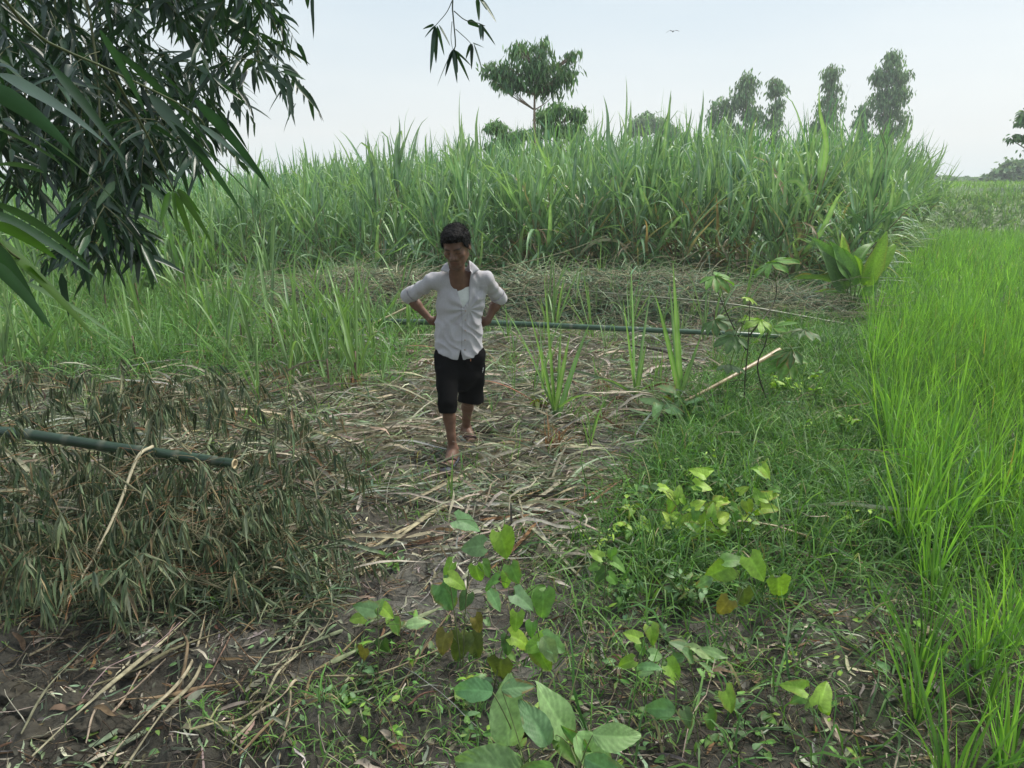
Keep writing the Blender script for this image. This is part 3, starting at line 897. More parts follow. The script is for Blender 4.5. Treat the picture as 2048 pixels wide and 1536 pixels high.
# dry stubble tufts
for (px, py, h, lb) in [(1110, 900, 75, 'brown dry stubble tuft at the foot of the fanned shoot'), (1340, 800, 60, 'brown dry stubble tuft between shoots near the sapling'),
                        (500, 860, 60, 'brown dry stubble tuft left of the straw'), (700, 790, 60, 'brown dry stubble tuft in the straw left of the man'),
                        (1210, 780, 50, 'small dry stubble tuft below the lying bamboo pole'), (560, 770, 55, 'reddish dry stubble tuft near the brush pile')]:
    p = at(px, py); p[2] = float(gz(p[0], p[1])); g = Geo(); n = 46; hh = h / FPX * depth(p)
    g.add(*blades(p + np.c_[rng.normal(0, 0.04, (n, 2)), np.zeros(n)], rdir(rng, n, 35, 88), hh * rng.uniform(0.5, 1.3, n), 0.012, rng.gamma(2, 0.7, n), 6, 'grass', 0.2,
                  pal(rng, n, [(0.30, 0.17, 0.08), (0.38, 0.28, 0.16), (0.16, 0.09, 0.05)], [2, 2, 1]), roll=0.5, rng=rng, floor=0.005))
    tag(g.obj('stubble_tuft', M_DRY, loc=p), lb, 'stubble', 'dry stubble tufts')
# ------------------------------------------------------------------ brush piles, poles, fallen bamboo
def brush_pile(name, label, xr, yc, dy, h, n, seed, cols, wts, Lr=(0.15, 0.7)):
    rng = np.random.default_rng(seed); g = Geo()
    x = rng.uniform(*xr, n); v = rng.normal(0, 0.5, n).clip(-1, 1)
    ycx = yc(x)
    y = ycx + v * dy
    edge = sstep(xr[0], xr[0] + 0.9, x) * sstep(xr[1], xr[1] - 0.9, x)
    hump = h * (1 - v ** 2) * (0.55 + 0.9 * np.clip(0.5 + 1.2 * fbm(x * 0.8, y * 0.8, s=seed), 0, 1)) * edge
    u = rng.uniform(0.0, 1.0, n) ** 0.6
    P = np.stack([x, y, gz(x, y) + hump * u], -1)
    a = rng.normal(0, 0.9, n) + np.pi * (rng.random(n) < 0.5)
    D = np.stack([np.cos(a), np.sin(a), rng.normal(0.0, 0.75, n)], -1)
    c = pal(rng, n, cols, wts, 0.25)
    g.add(*blades(P, D, rng.uniform(*Lr, n) * 0.5, rng.uniform(0.006, 0.024, n), rng.uniform(0.1, 1.2, n), 5, 'bamboo', 0.2, c, roll=1.0, across=2, floor=0.01, wig=0.25, rng=rng))
    m = n // 8
    i = rng.integers(0, n, m)
    g.add(*tubes(P[i] + [0, 0, 0.03], rdir(rng, m, -5, 30), rng.uniform(0.3, 1.1, m), 0.0045, 0.0015, 0.35, 6, 3,
                 pal(rng, m, [(0.40, 0.37, 0.25), (0.25, 0.22, 0.15), (0.30, 0.36, 0.22)], [2, 2, 2]), wig=0.15, rng=rng, floor=0.01))
    return tag(g.obj(name, M_DRY), label, 'brush pile', 'heaps of cut brush in front of the cane')


BCOL = [(0.33, 0.38, 0.26), (0.20, 0.32, 0.20), (0.10, 0.18, 0.10), (0.20, 0.18, 0.12), (0.46, 0.47, 0.34)]
brush_pile('brush_pile', 'brown straw heap of cut brush left of the man', (-3.6, -0.6), lambda x: 10.7 + 0 * x, 0.75, 0.56, 16000, 201, BCOL, [5, 3, 2, 3, 4])
brush_pile('brush_pile', 'wide grey green heap of cut brush right of the man behind the lying pole', (-0.8, 3.6), lambda x: 10.7 + 0 * x, 0.8, 0.52, 19000, 202, BCOL, [4, 4, 3, 2, 3])
brush_pile('brush_pile', 'low greenish heap of brush ending at the broad leaved plant', (3.0, 5.2), lambda x: 10.8 + 0 * x, 0.9, 0.34, 9000, 203, BCOL, [4, 4, 2, 2, 3])
brush_pile('brush_pile', 'small dark brush heap at the left end among grass', (-4.9, -3.3), lambda x: 11.6 + 0 * x, 0.7, 0.35, 4500, 204, BCOL, [3, 4, 3, 3, 2])


def culm(g, pts, r0, r1, node=0.32, col=(0.045, 0.075, 0.045), nodecol=(0.13, 0.14, 0.10), sides=12, n=None):
    pts = np.asarray(pts, float)
    Ltot = np.linalg.norm(np.diff(pts, axis=0), axis=1).sum()
    base = spline(pts, 40)
    s = np.r_[0, np.cumsum(np.linalg.norm(np.diff(base, axis=0), axis=1))]; s /= s[-1]
    us = [0.0]; rr = [1.0]; cc = [0]
    nn = max(1, int(Ltot / node))
    for k in range(1, nn + 1):
        u = k / (nn + 0.5); w_ = 0.010 / Ltot
        us += [u - 3 * w_, u - w_, u, u + w_, u + 3 * w_]; rr += [1, 1.04, 1.11, 0.98, 1.0]; cc += [0, 0.6, 1, 0.8, 0]
    us.append(1.0); rr.append(1.0); cc.append(0)
    us = np.array(us)
    P = np.stack([np.interp(us, s, base[:, i]) for i in range(3)], -1)
    R = (r0 + (r1 - r0) * us) * np.array(rr)
    C = mixc(np.broadcast_to(np.array(col), (len(us), 3)), nodecol, np.array(cc) * 0.7)
    g.add(*[q for q in path_tube(P, R, sides, C)][:3])
    return P, R


def cut_end(p, d, r, parent):
    """pale cut face: ring wall and recessed hollow"""
    d = nrm(d); s = nrm(np.cross(d, ZUP)); b = np.cross(d, s); th = np.arange(16) * np.pi / 8
    ring = lambda rad, off: p + off * d + rad * (np.cos(th)[:, None] * s + np.sin(th)[:, None] * b)
    V = np.vstack([ring(r, 0.0), ring(r * 0.98, 0.006), ring(r * 0.72, 0.006), ring(r * 0.70, -0.05), p - 0.05 * d])
    j = np.arange(16); j2 = (j + 1) % 16; Q = []
    for k in range(3): Q.append(np.stack([k * 16 + j, k * 16 + j2, (k + 1) * 16 + j2, (k + 1) * 16 + j], -1))
    T = np.stack([48 + j, 48 + j2, np.full(16, 64)], -1)
    C = np.vstack([np.tile([0.55, 0.45, 0.27], (48, 1)), np.tile([0.30, 0.18, 0.09], (17, 1))])
    g = Geo(); g.add(V, np.vstack(Q), C, T)
    return g.obj('cut_end', M_STEM, parent)


# long pole lying in front of the brush
def pole(name, label, pts, r0, r1, col, nodecol, node=0.4, cut=None):
    p0 = np.asarray(pts[0], float)
    root = empty(name, p0, label, 'bamboo pole')
    g = Geo(); P, R = culm(g, pts, r0, r1, node, col, nodecol)
    g.obj('culm', M_CULM, root)
    if cut == 0: cut_end(P[0], P[0] - P[1], R[0], root)
    elif cut == 1: cut_end(P[-1], P[-1] - P[-2], R[-1], root)
    return root


def gp(px, py, z): return at(px, py, z)


pole('bamboo_pole', 'long green bamboo pole lying across behind the man in front of the brush', [gp(610, 641, 0.22), gp(760, 643, 0.24), gp(985, 646, 0.28), gp(1230, 657, 0.28), gp(1480, 668, 0.24), gp(1560, 674, 0.18)],
     0.040, 0.028, (0.05, 0.10, 0.06), (0.22, 0.22, 0.17), 0.38, 1)
pole('bamboo_pole', 'slim pale stick slanting up from the ground left of the man', [gp(665, 678, 0.08), gp(700, 668, 0.14), gp(820, 612, 0.42), gp(850, 594, 0.55)],
     0.010, 0.014, (0.42, 0.36, 0.22), (0.34, 0.26, 0.15), 0.22)
pole('bamboo_pole', 'thin grey green pole lying on top of the right brush heap', [gp(1010, 560, 0.50), gp(1210, 586, 0.47), gp(1450, 607, 0.36), gp(1690, 648, 0.08)],
     0.010, 0.014, (0.20, 0.21, 0.14), (0.18, 0.17, 0.12), 0.33)
pole('bamboo_pole', 'dry brown stick lying slantwise in grass below the palmate sapling', [gp(1345, 815, 0.10), gp(1420, 777, 0.22), gp(1500, 733, 0.34), gp(1558, 700, 0.42)],
     0.012, 0.022, (0.40, 0.30, 0.18), (0.28, 0.2, 0.12), 0.3, 1)
pole('bamboo_pole', 'thin twig arching high over the brush toward the broad cane leaves', [gp(990, 540, 0.75), gp(1060, 522, 0.9), gp(1140, 500, 1.05), gp(1215, 470, 1.25)],
     0.007, 0.004, (0.33, 0.30, 0.17), (0.2, 0.18, 0.1), 0.25)

# ---- fallen bamboo in the left foreground
WCOL = [(0.10, 0.145, 0.075), (0.14, 0.18, 0.105), (0.21, 0.235, 0.145), (0.26, 0.20, 0.115), (0.06, 0.09, 0.05)]
TWC = [(0.17, 0.16, 0.09), (0.22, 0.12, 0.055), (0.26, 0.23, 0.14)]


def wilted_sprays(fol, tw, rng, P, D, L=0.32, nl=9, leafL=0.14, leafW=0.017, hang=1.0, cols=WCOL, wts=(4, 4, 2, 0.5, 3)):
    n = len(P)
    tl = L * rng.uniform(0.6, 1.2, n); dr = 1.3 * hang
    tw.add(*tubes(P, D, tl, 0.0014, 0.0007, dr, 5, 3, pal(rng, n, TWC, [5, 1.5, 1]), rng=rng, floor=0.01))
    # leaf origins along the drooping twig
    t = (np.arange(nl) + 0.5) / nl
    pos = np.zeros((n, nl, 3)); dd = np.zeros((n, nl, 3)); q = P.copy(); st = 10
    Dn = nrm(D); cur = []
    for k in range(st + 1):
        d = nrm(Dn - ZUP * dr * (k / st) ** 1.5)
        if k: q = q + d * (tl / st)[:, None]
        cur.append((q.copy(), d))
    for j in range(nl):
        k = int(round((0.25 + 0.75 * t[j]) * st)); pos[:, j] = cur[k][0]; dd[:, j] = cur[k][1]
    pos = pos.reshape(-1, 3); dd = dd.reshape(-1, 3); m = len(pos)
    dirs = dd * 0.5 + rdir(rng, m, -60, 20) * 0.55 - ZUP * 1.1 * hang
    c = pal(rng, m, cols, wts)
    fol.add(*blades(pos, dirs, leafL * rng.uniform(0.6, 1.25, m), leafW * rng.uniform(0.6, 1.3, m), rng.uniform(0.1, 0.9, m) * hang, 5, 'bamboo', 0.35, c,
                    tip=c * [1.3, 1.1, 0.9], roll=1.2, across=3, rng=rng, twist=1.5, wig=0.10, floor=0.012))


def keep_clear(P):
    """leave out sprays that would lie over the upper face of the cut pole"""
    dd_ = P[:, 1] * CP + (CAMZ - P[:, 2]) * SP
    px = 1024 + FPX * P[:, 0] / dd_; py = 768 - FPX * (P[:, 1] * SP + (P[:, 2] - CAMZ) * CP) / dd_
    ln = np.interp(px, [-260, 10, 230, 468, 560], [838, 864, 892, 928, 945])
    return ~((py > ln - 125) & (py < ln + 12) & (P[:, 1] < 4.1) & (px < 540)) & (py < 1110 + 0.08 * px + 60 * vnoise(px / 70, px * 0, s=5)) & (_h(np.floor(P[:, 0] * 997), np.floor(P[:, 1] * 991), np.floor(P[:, 2] * 983), 5) < 0.74)


def fallen_branch(label, pts, r0, r1, seed, nspray, hang=1.0, spread=0.28, pole_r=False, name='fallen_bamboo_branch', col=(0.15, 0.15, 0.085), nl=14, scatter=None, leafL=0.135, cols=WCOL, wts=(4, 4, 2.5, 1, 2)):
    rng = np.random.default_rng(seed); pts = np.asarray(pts, float)
    root = empty(name, pts[0], label, 'fallen branch', 'fallen bamboo branches in the left foreground')
    g = Geo(); path = spline(pts, 24)
    V, Q, C, T = path_tube(path, np.linspace(r0, r1, 24), 7, col); g.add(V, Q, C, T)
    fol = Geo(); tw = Geo()
    u = rng.uniform(0.08, 1.0, nspray); P = np.stack([np.interp(u, np.linspace(0, 1, 24), path[:, i]) for i in range(3)], -1)
    # secondary branchlets carry the sprays outwards
    D2 = rdir(rng, nspray, -10, 45); L2 = rng.uniform(0.05, spread, nspray)
    tw.add(*tubes(P, D2, L2, 0.0022, 0.0012, 0.2, 3, 3, pal(rng, nspray, TWC, [5, 1.5, 1]), rng=rng))
    P2 = P + nrm(D2) * L2[:, None] * 0.95 - ZUP * 0.02
    k_ = keep_clear(P2); P2 = P2[k_]; D2 = D2[k_]
    wilted_sprays(fol, tw, rng, P2, D2 + rng.normal(0, 0.25, D2.shape), 0.26, nl, leafL, 0.0135, hang, cols, wts)
    if nspray <= 10:
        for v_, q_, c_ in zip(tw.V, tw.Q, tw.C): g.add(v_, q_ - q_.min(), c_)
    g.obj('stem', M_STEM, root)
    fol.obj('leaves', M_WILT, root)
    if nspray > 10: tw.obj('twigs', M_STEM, root)
    return root


culm_pts = [PY(-260, 846, 4.25), PY(10, 864, 4.05), PY(120, 878.5, 3.99), PY(230, 895, 3.93), PY(350, 911, 3.864), PY(468, 928, 3.80)]
root = empty('fallen_bamboo', culm_pts[-1], 'thick dark green bamboo pole with a freshly cut open end hovering over wilted branches', 'bamboo pole')
g = Geo(); P, R = culm(g, culm_pts, 0.033, 0.029, 0.22, (0.022, 0.050, 0.026), (0.12, 0.13, 0.09)); g.obj('culm', M_CULM, root)
cut_end(P[-1], P[-1] - P[-2], R[-1], root)
fol = Geo(); tw = Geo(); rng = np.random.default_rng(301)
n = 34; u = rng.uniform(0.2, 0.85, n); P = np.stack([np.interp(u, [0, .38, .53, .68, .84, 1.0], np.array(culm_pts)[:, i]) for i in range(3)], -1)
D2 = rdir(rng, n, -30, 35); D2[:, 1] = np.abs(D2[:, 1]); L2 = rng.uniform(0.05, 0.35, n)
tw.add(*tubes(P, D2, L2, 0.004, 0.002, 0.2, 3, 4, pal(rng, n, TWC, [3, 2, 2]), rng=rng))
wilted_sprays(fol, tw, rng, P + nrm(D2) * L2[:, None] * 0.95, D2, 0.28, 9, 0.14, 0.017, 1.0)
fol.obj('leaves', M_WILT, root); tw.obj('twigs', M_STEM, root)

fallen_branch('pale bent branch reaching from the cut bamboo pole down to rusty leaves at lower left',
              [PY(305, 893, 3.88), PY(275, 915, 3.72), PY(238, 1010, 3.45), PY(190, 1110, 3.15), PY(140, 1190, 2.92), PY(118, 1235, 2.80)], 0.010, 0.004, 311, 46, col=(0.42, 0.38, 0.26))
FB = [
    ('wilted bamboo branch hanging leafy over straw just below the cut pole end', [PY(330, 860, 4.0), PY(420, 940, 3.75), PY(520, 1010, 3.6), PY(590, 1090, 3.5)], 321, 60),
    ('wilted bamboo branch along the left frame edge under the pole', [PY(-60, 900, 3.7), PY(40, 960, 3.5), PY(120, 1040, 3.3), PY(170, 1120, 3.1)], 322, 70),
    ('wilted bamboo branch behind the cut pole at the far left', [PY(-80, 760, 4.6), PY(80, 770, 4.5), PY(220, 790, 4.4), PY(330, 830, 4.3)], 323, 64),
    ('wilted bamboo branch rising behind the middle of the cut pole', [PY(180, 850, 4.2), PY(300, 800, 4.4), PY(430, 790, 4.5), PY(540, 830, 4.5)], 324, 56),
    ('wilted bamboo branch trailing its tips onto bare mud near the big open space', [PY(400, 960, 3.7), PY(480, 1060, 3.4), PY(560, 1150, 3.2), PY(640, 1200, 3.1)], 325, 60),
    ('lowest wilted bamboo branch spreading pale leaf fans on the ground', [PY(260, 1100, 3.2), PY(380, 1150, 3.1), PY(480, 1190, 3.05), PY(600, 1215, 3.0)], 326, 66),
    ('dark wilted branch lying deep under the others at lower left', [PY(-80, 1040, 3.2), PY(40, 1110, 3.0), PY(160, 1160, 2.95), PY(300, 1180, 2.95)], 327, 80),
    ('wilted bamboo branch in the middle of the heap below the pale bent branch', [PY(200, 930, 3.7), PY(300, 1000, 3.45), PY(380, 1060, 3.3), PY(440, 1120, 3.2)], 328, 80),
    ('wilted branch with few leaves reaching right from the cut end toward the clearing', [PY(470, 850, 4.3), PY(560, 880, 4.1), PY(620, 950, 3.9), PY(640, 1040, 3.7)], 329, 30),
]
for lb, pts, sd, ns in FB:
    fallen_branch(lb, pts, 0.007, 0.003, sd, ns, hang=1.0 if sd != 326 else 0.5)
fallen_branch('small twig of rusty orange dead leaves hanging at lower left', [PY(150, 1160, 2.95), PY(140, 1200, 2.85), PY(130, 1240, 2.78)], 0.004, 0.002, 340, 7, hang=1.2, spread=0.08, nl=5,
              cols=[(0.40, 0.14, 0.04), (0.32, 0.12, 0.05)], wts=(2, 1), col=(0.38, 0.2, 0.1))
# matted leaves under the heap
rng = np.random.default_rng(350); mat_ = Geo(); n = 17000
px = rng.uniform(-60, 700, n); py = rng.uniform(760, 1240, n)
py = py + 45 * rng.normal(0, 1, n)
k = (py < 1300) & (py > 740) & (rng.random(n) < (sstep(730, 480, px + (py - 900) * -0.2) + 0.05) * sstep(1290, 1190, py + 160 * fbm(px / 130, py / 130, s=4)))
P = np.array([at(a, b, 0.0) for a, b in zip(px[k], py[k])]); n = len(P)
P[:, 2] = gz(P[:, 0], P[:, 1]) + rng.uniform(0.0, 0.14, n) * sstep(2.6, 3.1, P[:, 1])
mat_.add(*blades(P, rdir(rng, n, -15, 35), rng.uniform(0.08, 0.2, n), rng.uniform(0.006, 0.014, n), rng.uniform(0.2, 1, n), 4, 'bamboo', 0.3, pal(rng, n, WCOL, [4, 4, 3, 1.5, 3]), roll=1.0, rng=rng, floor=0.006))
tag(mat_.obj('wilted_leaves', M_WILT), 'mat of wilted dull green bamboo leaves lying under the fallen branches', 'fallen leaves', kind='stuff')

# ------------------------------------------------------------------ living bamboo overhead
BCL = [(0.022, 0.050, 0.030), (0.028, 0.062, 0.034), (0.020, 0.042, 0.030), (0.040, 0.085, 0.034)]


def live_sprays(fol, tw, rng, P, D, L=0.30, nl=9, leafL=0.16, leafW=0.020, droop=1.0, down=0.8, cols=BCL, segs=5):
    n = len(P); tl = L * rng.uniform(0.6, 1.2, n)
    tw.add(*tubes(P, D, tl, 0.0022, 0.0010, droop, 5, 3, (0.11, 0.12, 0.06), rng=rng))
    st = 10; q = P.copy(); Dn = nrm(D); cur = []
    for k in range(st + 1):
        d = nrm(Dn - ZUP * droop * (k / st) ** 1.5)
        if k: q = q + d * (tl / st)[:, None]
        cur.append((q.copy(), d))
    pos = np.stack([cur[int(round((0.2 + 0.8 * (j + 0.5) / nl) * st))][0] for j in range(nl)], 1).reshape(-1, 3)
    dd = np.stack([cur[int(round((0.2 + 0.8 * (j + 0.5) / nl) * st))][1] for j in range(nl)], 1).reshape(-1, 3)
    m = len(pos)
    dirs = dd * 0.6 + rdir(rng, m, -60, 40) * 0.95 - ZUP * 0.42 * down
    c = pal(rng, m, cols, [3, 3, 2, 1.2][:len(cols)], 0.12)
    fol.add(*blades(pos, dirs, leafL * rng.uniform(0.6, 1.2, m), leafW * rng.uniform(0.7, 1.2, m), rng.uniform(0.1, 0.9, m), segs, 'bamboo', 0.18, c,
                    mid=c * 1.25, roll=0.8, across=3, rng=rng, wig=0.05))


def live_bamboo(label, culm_path, r, seed, sprays, leafL=0.16, leafW=0.02, branches=(), nl=9, L=0.3, group='living bamboo arching over the scene'):
    """sprays: (n,3) points where leaf sprays hang"""
    rng = np.random.default_rng(seed)
    root = empty('bamboo', culm_path[0], label, 'bamboo', group)
    g = Geo(); P, R = culm(g, culm_path, r, r * 0.35, 0.35, (0.07, 0.11, 0.05), (0.16, 0.16, 0.1)); g.obj('culm', M_CULM, root)
    tw = Geo(); fol = Geo()
    for b in branches:
        V, Q, C, T = path_tube(spline(b, 12), np.linspace(0.006, 0.002, 12), 5, (0.10, 0.11, 0.05)); tw.add(V, Q, C, T)
    D = rdir(rng, len(sprays), -45, 30) + np.array([0.25, 0.0, -0.35])
    live_sprays(fol, tw, rng, sprays, D, L, nl, leafL, leafW)
    fol.obj('leaves', M_BAM, root); tw.obj('twigs', M_STEM, root)
    return root


def poly_pts(rng, poly, n, Y0, Y1, edge=0):
    xs = [p[0] for p in poly]; ys = [p[1] for p in poly]
    px = rng.uniform(min(xs), max(xs), n * 4); py = rng.uniform(min(ys), max(ys), n * 4)
    k = inpoly(px, py, poly); px = px[k][:n]; py = py[k][:n]
    return np.array([PY(a, b, rng.uniform(Y0, Y1)) for a, b in zip(px, py)]), px, py


rng = np.random.default_rng(401)
polyA = [(-60, -200), (520, -200), (545, 20), (545, 90), (525, 150), (470, 170), (430, 200), (390, 250), (330, 270), (250, 290), (130, 300), (60, 290), (-60, 290)]
pa, _, _ = poly_pts(rng, polyA, 300, 2.9, 4.3)
pa2, _, _ = poly_pts(rng, [(-60, 0), (170, 0), (240, 200), (200, 300), (90, 320), (-60, 320)], 55, 2.6, 3.6); pa = np.vstack([pa, pa2])
polyB = [(150, 250), (300, 230), (380, 220), (310, 290), (240, 320), (215, 370), (165, 370)]
pb, _, _ = poly_pts(rng, polyB, 50, 2.6, 3.4)
polyC = [(180, 360), (205, 360), (225, 470), (215, 500), (185, 490)]
pc, _, _ = poly_pts(rng, polyC, 22, 2.4, 2.7)
cA = [np.array([-4.6, 2.2, 0.0]), np.array([-4.3, 2.6, 3.0]), np.array([-3.2, 3.4, 5.2]), PY(250, -250, 3.7)]
live_bamboo('bamboo with dense dark foliage filling the upper left against the sky', cA, 0.035, 402, pa, 0.145, 0.024,
            [[PY(250, -250, 3.7), PY(380, 0, 3.7), PY(480, 180, 3.6)], [PY(100, -200, 3.6), PY(120, 100, 3.5), PY(200, 330, 3.2)], [PY(0, -200, 3.6), PY(200, 0, 3.8), PY(330, 260, 3.6)], [PY(300, -250, 3.6), PY(500, -40, 3.8), PY(580, 120, 3.8)]])
cB = [np.array([-3.6, 1.0, 0.0]), np.array([-3.4, 1.4, 2.6]), np.array([-2.7, 2.4, 3.9]), PY(120, -260, 3.0)]
live_bamboo('bamboo whose twig hangs lowest as a leafy tassel before the grass', cB, 0.030, 403, np.vstack([pb, pc]), 0.135, 0.022,
            [[PY(120, -260, 3.0), PY(190, 100, 2.9), PY(200, 330, 2.7), PY(205, 500, 2.55)], [PY(190, 150, 3.0), PY(300, 250, 3.0), PY(400, 290, 3.0)]], nl=8, L=0.2)

# nearest bamboo: big leaves by the left edge, placed leaf by leaf (base px, tip px, Y base, Y tip, width)
NL = [((0, 150), (210, 290), 1.0, 1.2, 0.026), ((-30, 170), (140, 300), 0.9, 1.05, 0.024),
      ((200, 60), (290, 230), 1.4, 1.5, 0.02), ((-20, 330), (85, 345), 0.9, 1.0, 0.020), ((60, 260), (240, 420), 1.2, 1.4, 0.02),
      ((340, 240), (520, 420), 1.5, 1.6, 0.028), ((350, 250), (475, 420), 1.5, 1.62, 0.024), ((300, 190), (400, 320), 1.5, 1.55, 0.030), ((390, 200), (535, 380), 1.55, 1.75, 0.024),
      ((400, 250), (510, 350), 1.6, 1.7, 0.020), ((-20, 400), (170, 530), 0.95, 1.15, 0.020), ((-30, 440), (110, 520), 0.85, 0.95, 0.021), ((-30, 420), (190, 560), 1.0, 1.2, 0.018),
      ((-20, 480), (85, 650), 0.9, 1.0, 0.018), ((-30, 460), (190, 690), 0.95, 1.1, 0.020), ((40, 560), (255, 700), 1.05, 1.2, 0.017), ((60, 530), (190, 690), 1.0, 1.15, 0.018),
      ((-20, 520), (100, 660), 0.9, 1.0, 0.018), ((-30, 440), (60, 600), 0.9, 1.0, 0.022), ((340, 385), (322, 450), 1.9, 1.92, 0.024), ((345, 380), (355, 455), 1.9, 1.92, 0.022),
      ((350, 385), (385, 490), 1.9, 1.95, 0.018), ((355, 380), (420, 485), 1.9, 1.97, 0.018), ((355, 378), (400, 430), 1.9, 1.95, 0.016), ((-20, 250), (120, 330), 1.1, 1.2, 0.022),
      ((100, 130), (250, 330), 1.25, 1.4, 0.022), ((230, 100), (420, 300), 1.5, 1.7, 0.02)]
base = np.array([-1.9, 0.2, 0.0])
root = empty('bamboo', base, 'nearest bamboo with large glossy out of focus leaves at the left edge', 'bamboo', 'living bamboo arching over the scene')
g = Geo(); culm(g, [base, (-1.75, 0.45, 1.6), (-1.45, 0.8, 2.9), PY(-60, -120, 1.15)], 0.025, 0.010, 0.3, (0.07, 0.11, 0.05), (0.16, 0.16, 0.1)); g.obj('culm', M_CULM, root)
g = Geo(); tw = Geo(); rng = np.random.default_rng(405)
for (b, t, y0, y1, wd) in NL:
    p0 = PY(b[0], b[1], y0); p1 = PY(t[0], t[1], y1); d = p1 - p0; Ln = np.linalg.norm(d)
    c = pal(rng, 1, [(0.035, 0.075, 0.045), (0.03, 0.06, 0.04)] if b[1] < 330 else [(0.07, 0.14, 0.03), (0.04, 0.085, 0.045)], [1, 1], 0.1)
    g.add(*blades([p0], d / Ln + ZUP * 0.22, Ln * 1.04, wd, 0.42, 14, 'bamboo', 0.12, c, mid=c * 1.35, roll=0.9, rng=rng, dp=1.0))
for pts in ([PY(-60, -120, 1.15), PY(60, 60, 1.3), PY(220, 140, 1.5), PY(380, 220, 1.6), PY(420, 270, 1.65)], [PY(-60, 100, 0.9), PY(-25, 300, 0.9), PY(-20, 460, 0.9), PY(70, 540, 1.05)],
            [PY(220, 140, 1.5), PY(300, 280, 1.75), PY(348, 382, 1.9)], [PY(-60, -120, 1.15), PY(-50, 0, 1.05), PY(-60, 100, 0.9)]):
    V, Q, C, T = path_tube(spline(pts, 14), np.linspace(0.003, 0.0015, 14), 5, (0.10, 0.12, 0.05)); tw = Geo(); tw.add(V, Q, C, T); tw.obj('twig', M_STEM, root)
g.obj('leaves', M_BAM, root)

# sprig hanging in the sky near the top centre
Y = 2.6
root = empty('bamboo', (0.6, 0.6, 0.0), 'bamboo whose single bare twig with leaf tufts hangs into the sky at top centre', 'bamboo', 'living bamboo arching over the scene')
root.location = (2.6, -0.8, 0.0)
g = Geo(); culm(g, [(2.6, -0.8, 0), (2.4, -0.2, 2.6), (1.5, 1.2, 4.0), PY(940, -320, Y)], 0.028, 0.010, 0.33, (0.07, 0.11, 0.05), (0.16, 0.16, 0.1)); g.obj('culm', M_CULM, root)
tw = Geo(); g = Geo(); rng = np.random.default_rng(407)
for pts, r in ([[(940, -320), (915, -100), (905, 0), (908, 50), (911, 90), (906, 100)], 0.0028], [[(905, 0), (893, 25), (872, 50)], 0.0016], [[(908, 22), (930, 40), (955, 46), (970, 52)], 0.0018],
               [[(911, 58), (930, 75), (942, 87)], 0.0014], [[(904, 43), (902, 75), (905, 98)], 0.0012], [[(940, -320), (960, -100), (955, -5)], 0.002]):
    V, Q, C, T = path_tube(spline([PY(a, b, Y) for a, b in pts], 12), np.linspace(r, r * 0.7, 12), 5, (0.06, 0.08, 0.05)); tw = Geo(); tw.add(V, Q, C, T); tw.obj('twig', M_STEM, root)
SL = [((872, 50), (850, 75), .012), ((870, 52), (861, 145), .016), ((871, 54), (872, 125), .018), ((874, 52), (888, 110), .016), ((878, 50), (900, 92), .014), ((868, 50), (846, 58), .014),
      ((905, 99), (875, 172), .014), ((905, 100), (891, 152), .018), ((906, 100), (914, 165), .014), ((907, 100), (915, 145), .018), ((908, 98), (938, 162), .016), ((908, 100), (942, 132), .013),
      ((942, 87), (932, 118), .013), ((944, 88), (943, 138), .016), ((946, 86), (968, 95), .02), ((948, 88), (968, 155), .014), ((958, 46), (990, 90), .016), ((960, 48), (962, 80), .013), ((965, 50), (966, 82), .012),
      ((935, 42), (960, 55), .02), ((955, -5), (958, 42), .022), ((960, -5), (992, 45), .018), ((958, -8), (973, 20), .016)]
for b, t, wd in SL:
    p0 = PY(b[0], b[1], Y); p1 = PY(t[0], t[1], Y + rng.uniform(-0.05, 0.05)); d = p1 - p0; Ln = np.linalg.norm(d)
    c = pal(rng, 1, BCL, [3, 3, 2, 1], 0.1)
    g.add(*blades([p0], d / Ln + ZUP * 0.15, Ln * 1.03, wd, 0.3, 10, 'bamboo', 0.15, c, roll=0.5, rng=rng, dp=1.0))
g.obj('leaves', M_BAM, root)

# the grove whose canopy shades the place (culms stand beside and behind the viewer)
rng = np.random.default_rng(420)
for i, (bx, by, tx, ty, tz) in enumerate([(-3.2, -1.6, -2.0, 4.6, 6.6), (-1.4, -2.2, -0.4, 4.2, 6.4), (0.6, -2.4, 1.6, 3.8, 6.4), (2.4, -1.9, 3.2, 3.2, 6.2), (-4.2, -0.4, -3.4, 3.2, 6.6), (3.8, -1.0, 4.6, 1.8, 6.0), (-0.4, -3.0, 0.4, 1.4, 5.6), (1.6, -2.8, 2.6, 1.0, 5.6)]):
    path = [np.array([bx, by, 0.0]), np.array([bx * 0.98, by + 0.4, 3.2]), np.array([(bx + tx) / 2, (by + ty) / 2 - 0.2, 5.9]), np.array([tx, ty, tz - 0.4])]
    n = 190
    P = np.stack([rng.normal(tx, 1.15, n), rng.normal((ty * 0.75 + by * 0.25), 1.35, n), rng.normal(tz - 0.3, 0.45, n)], -1)
    P[:, 2] = np.maximum(P[:, 2], 2.35 + 0.45 + np.maximum(P[:, 1], 0) * 0.42)
    live_bamboo('tall bamboo of the grove standing beside and behind the viewer', path, 0.04, 430 + i, P, 0.20, 0.028, [], nl=9, L=0.4, group='bamboo of the grove behind the viewer')
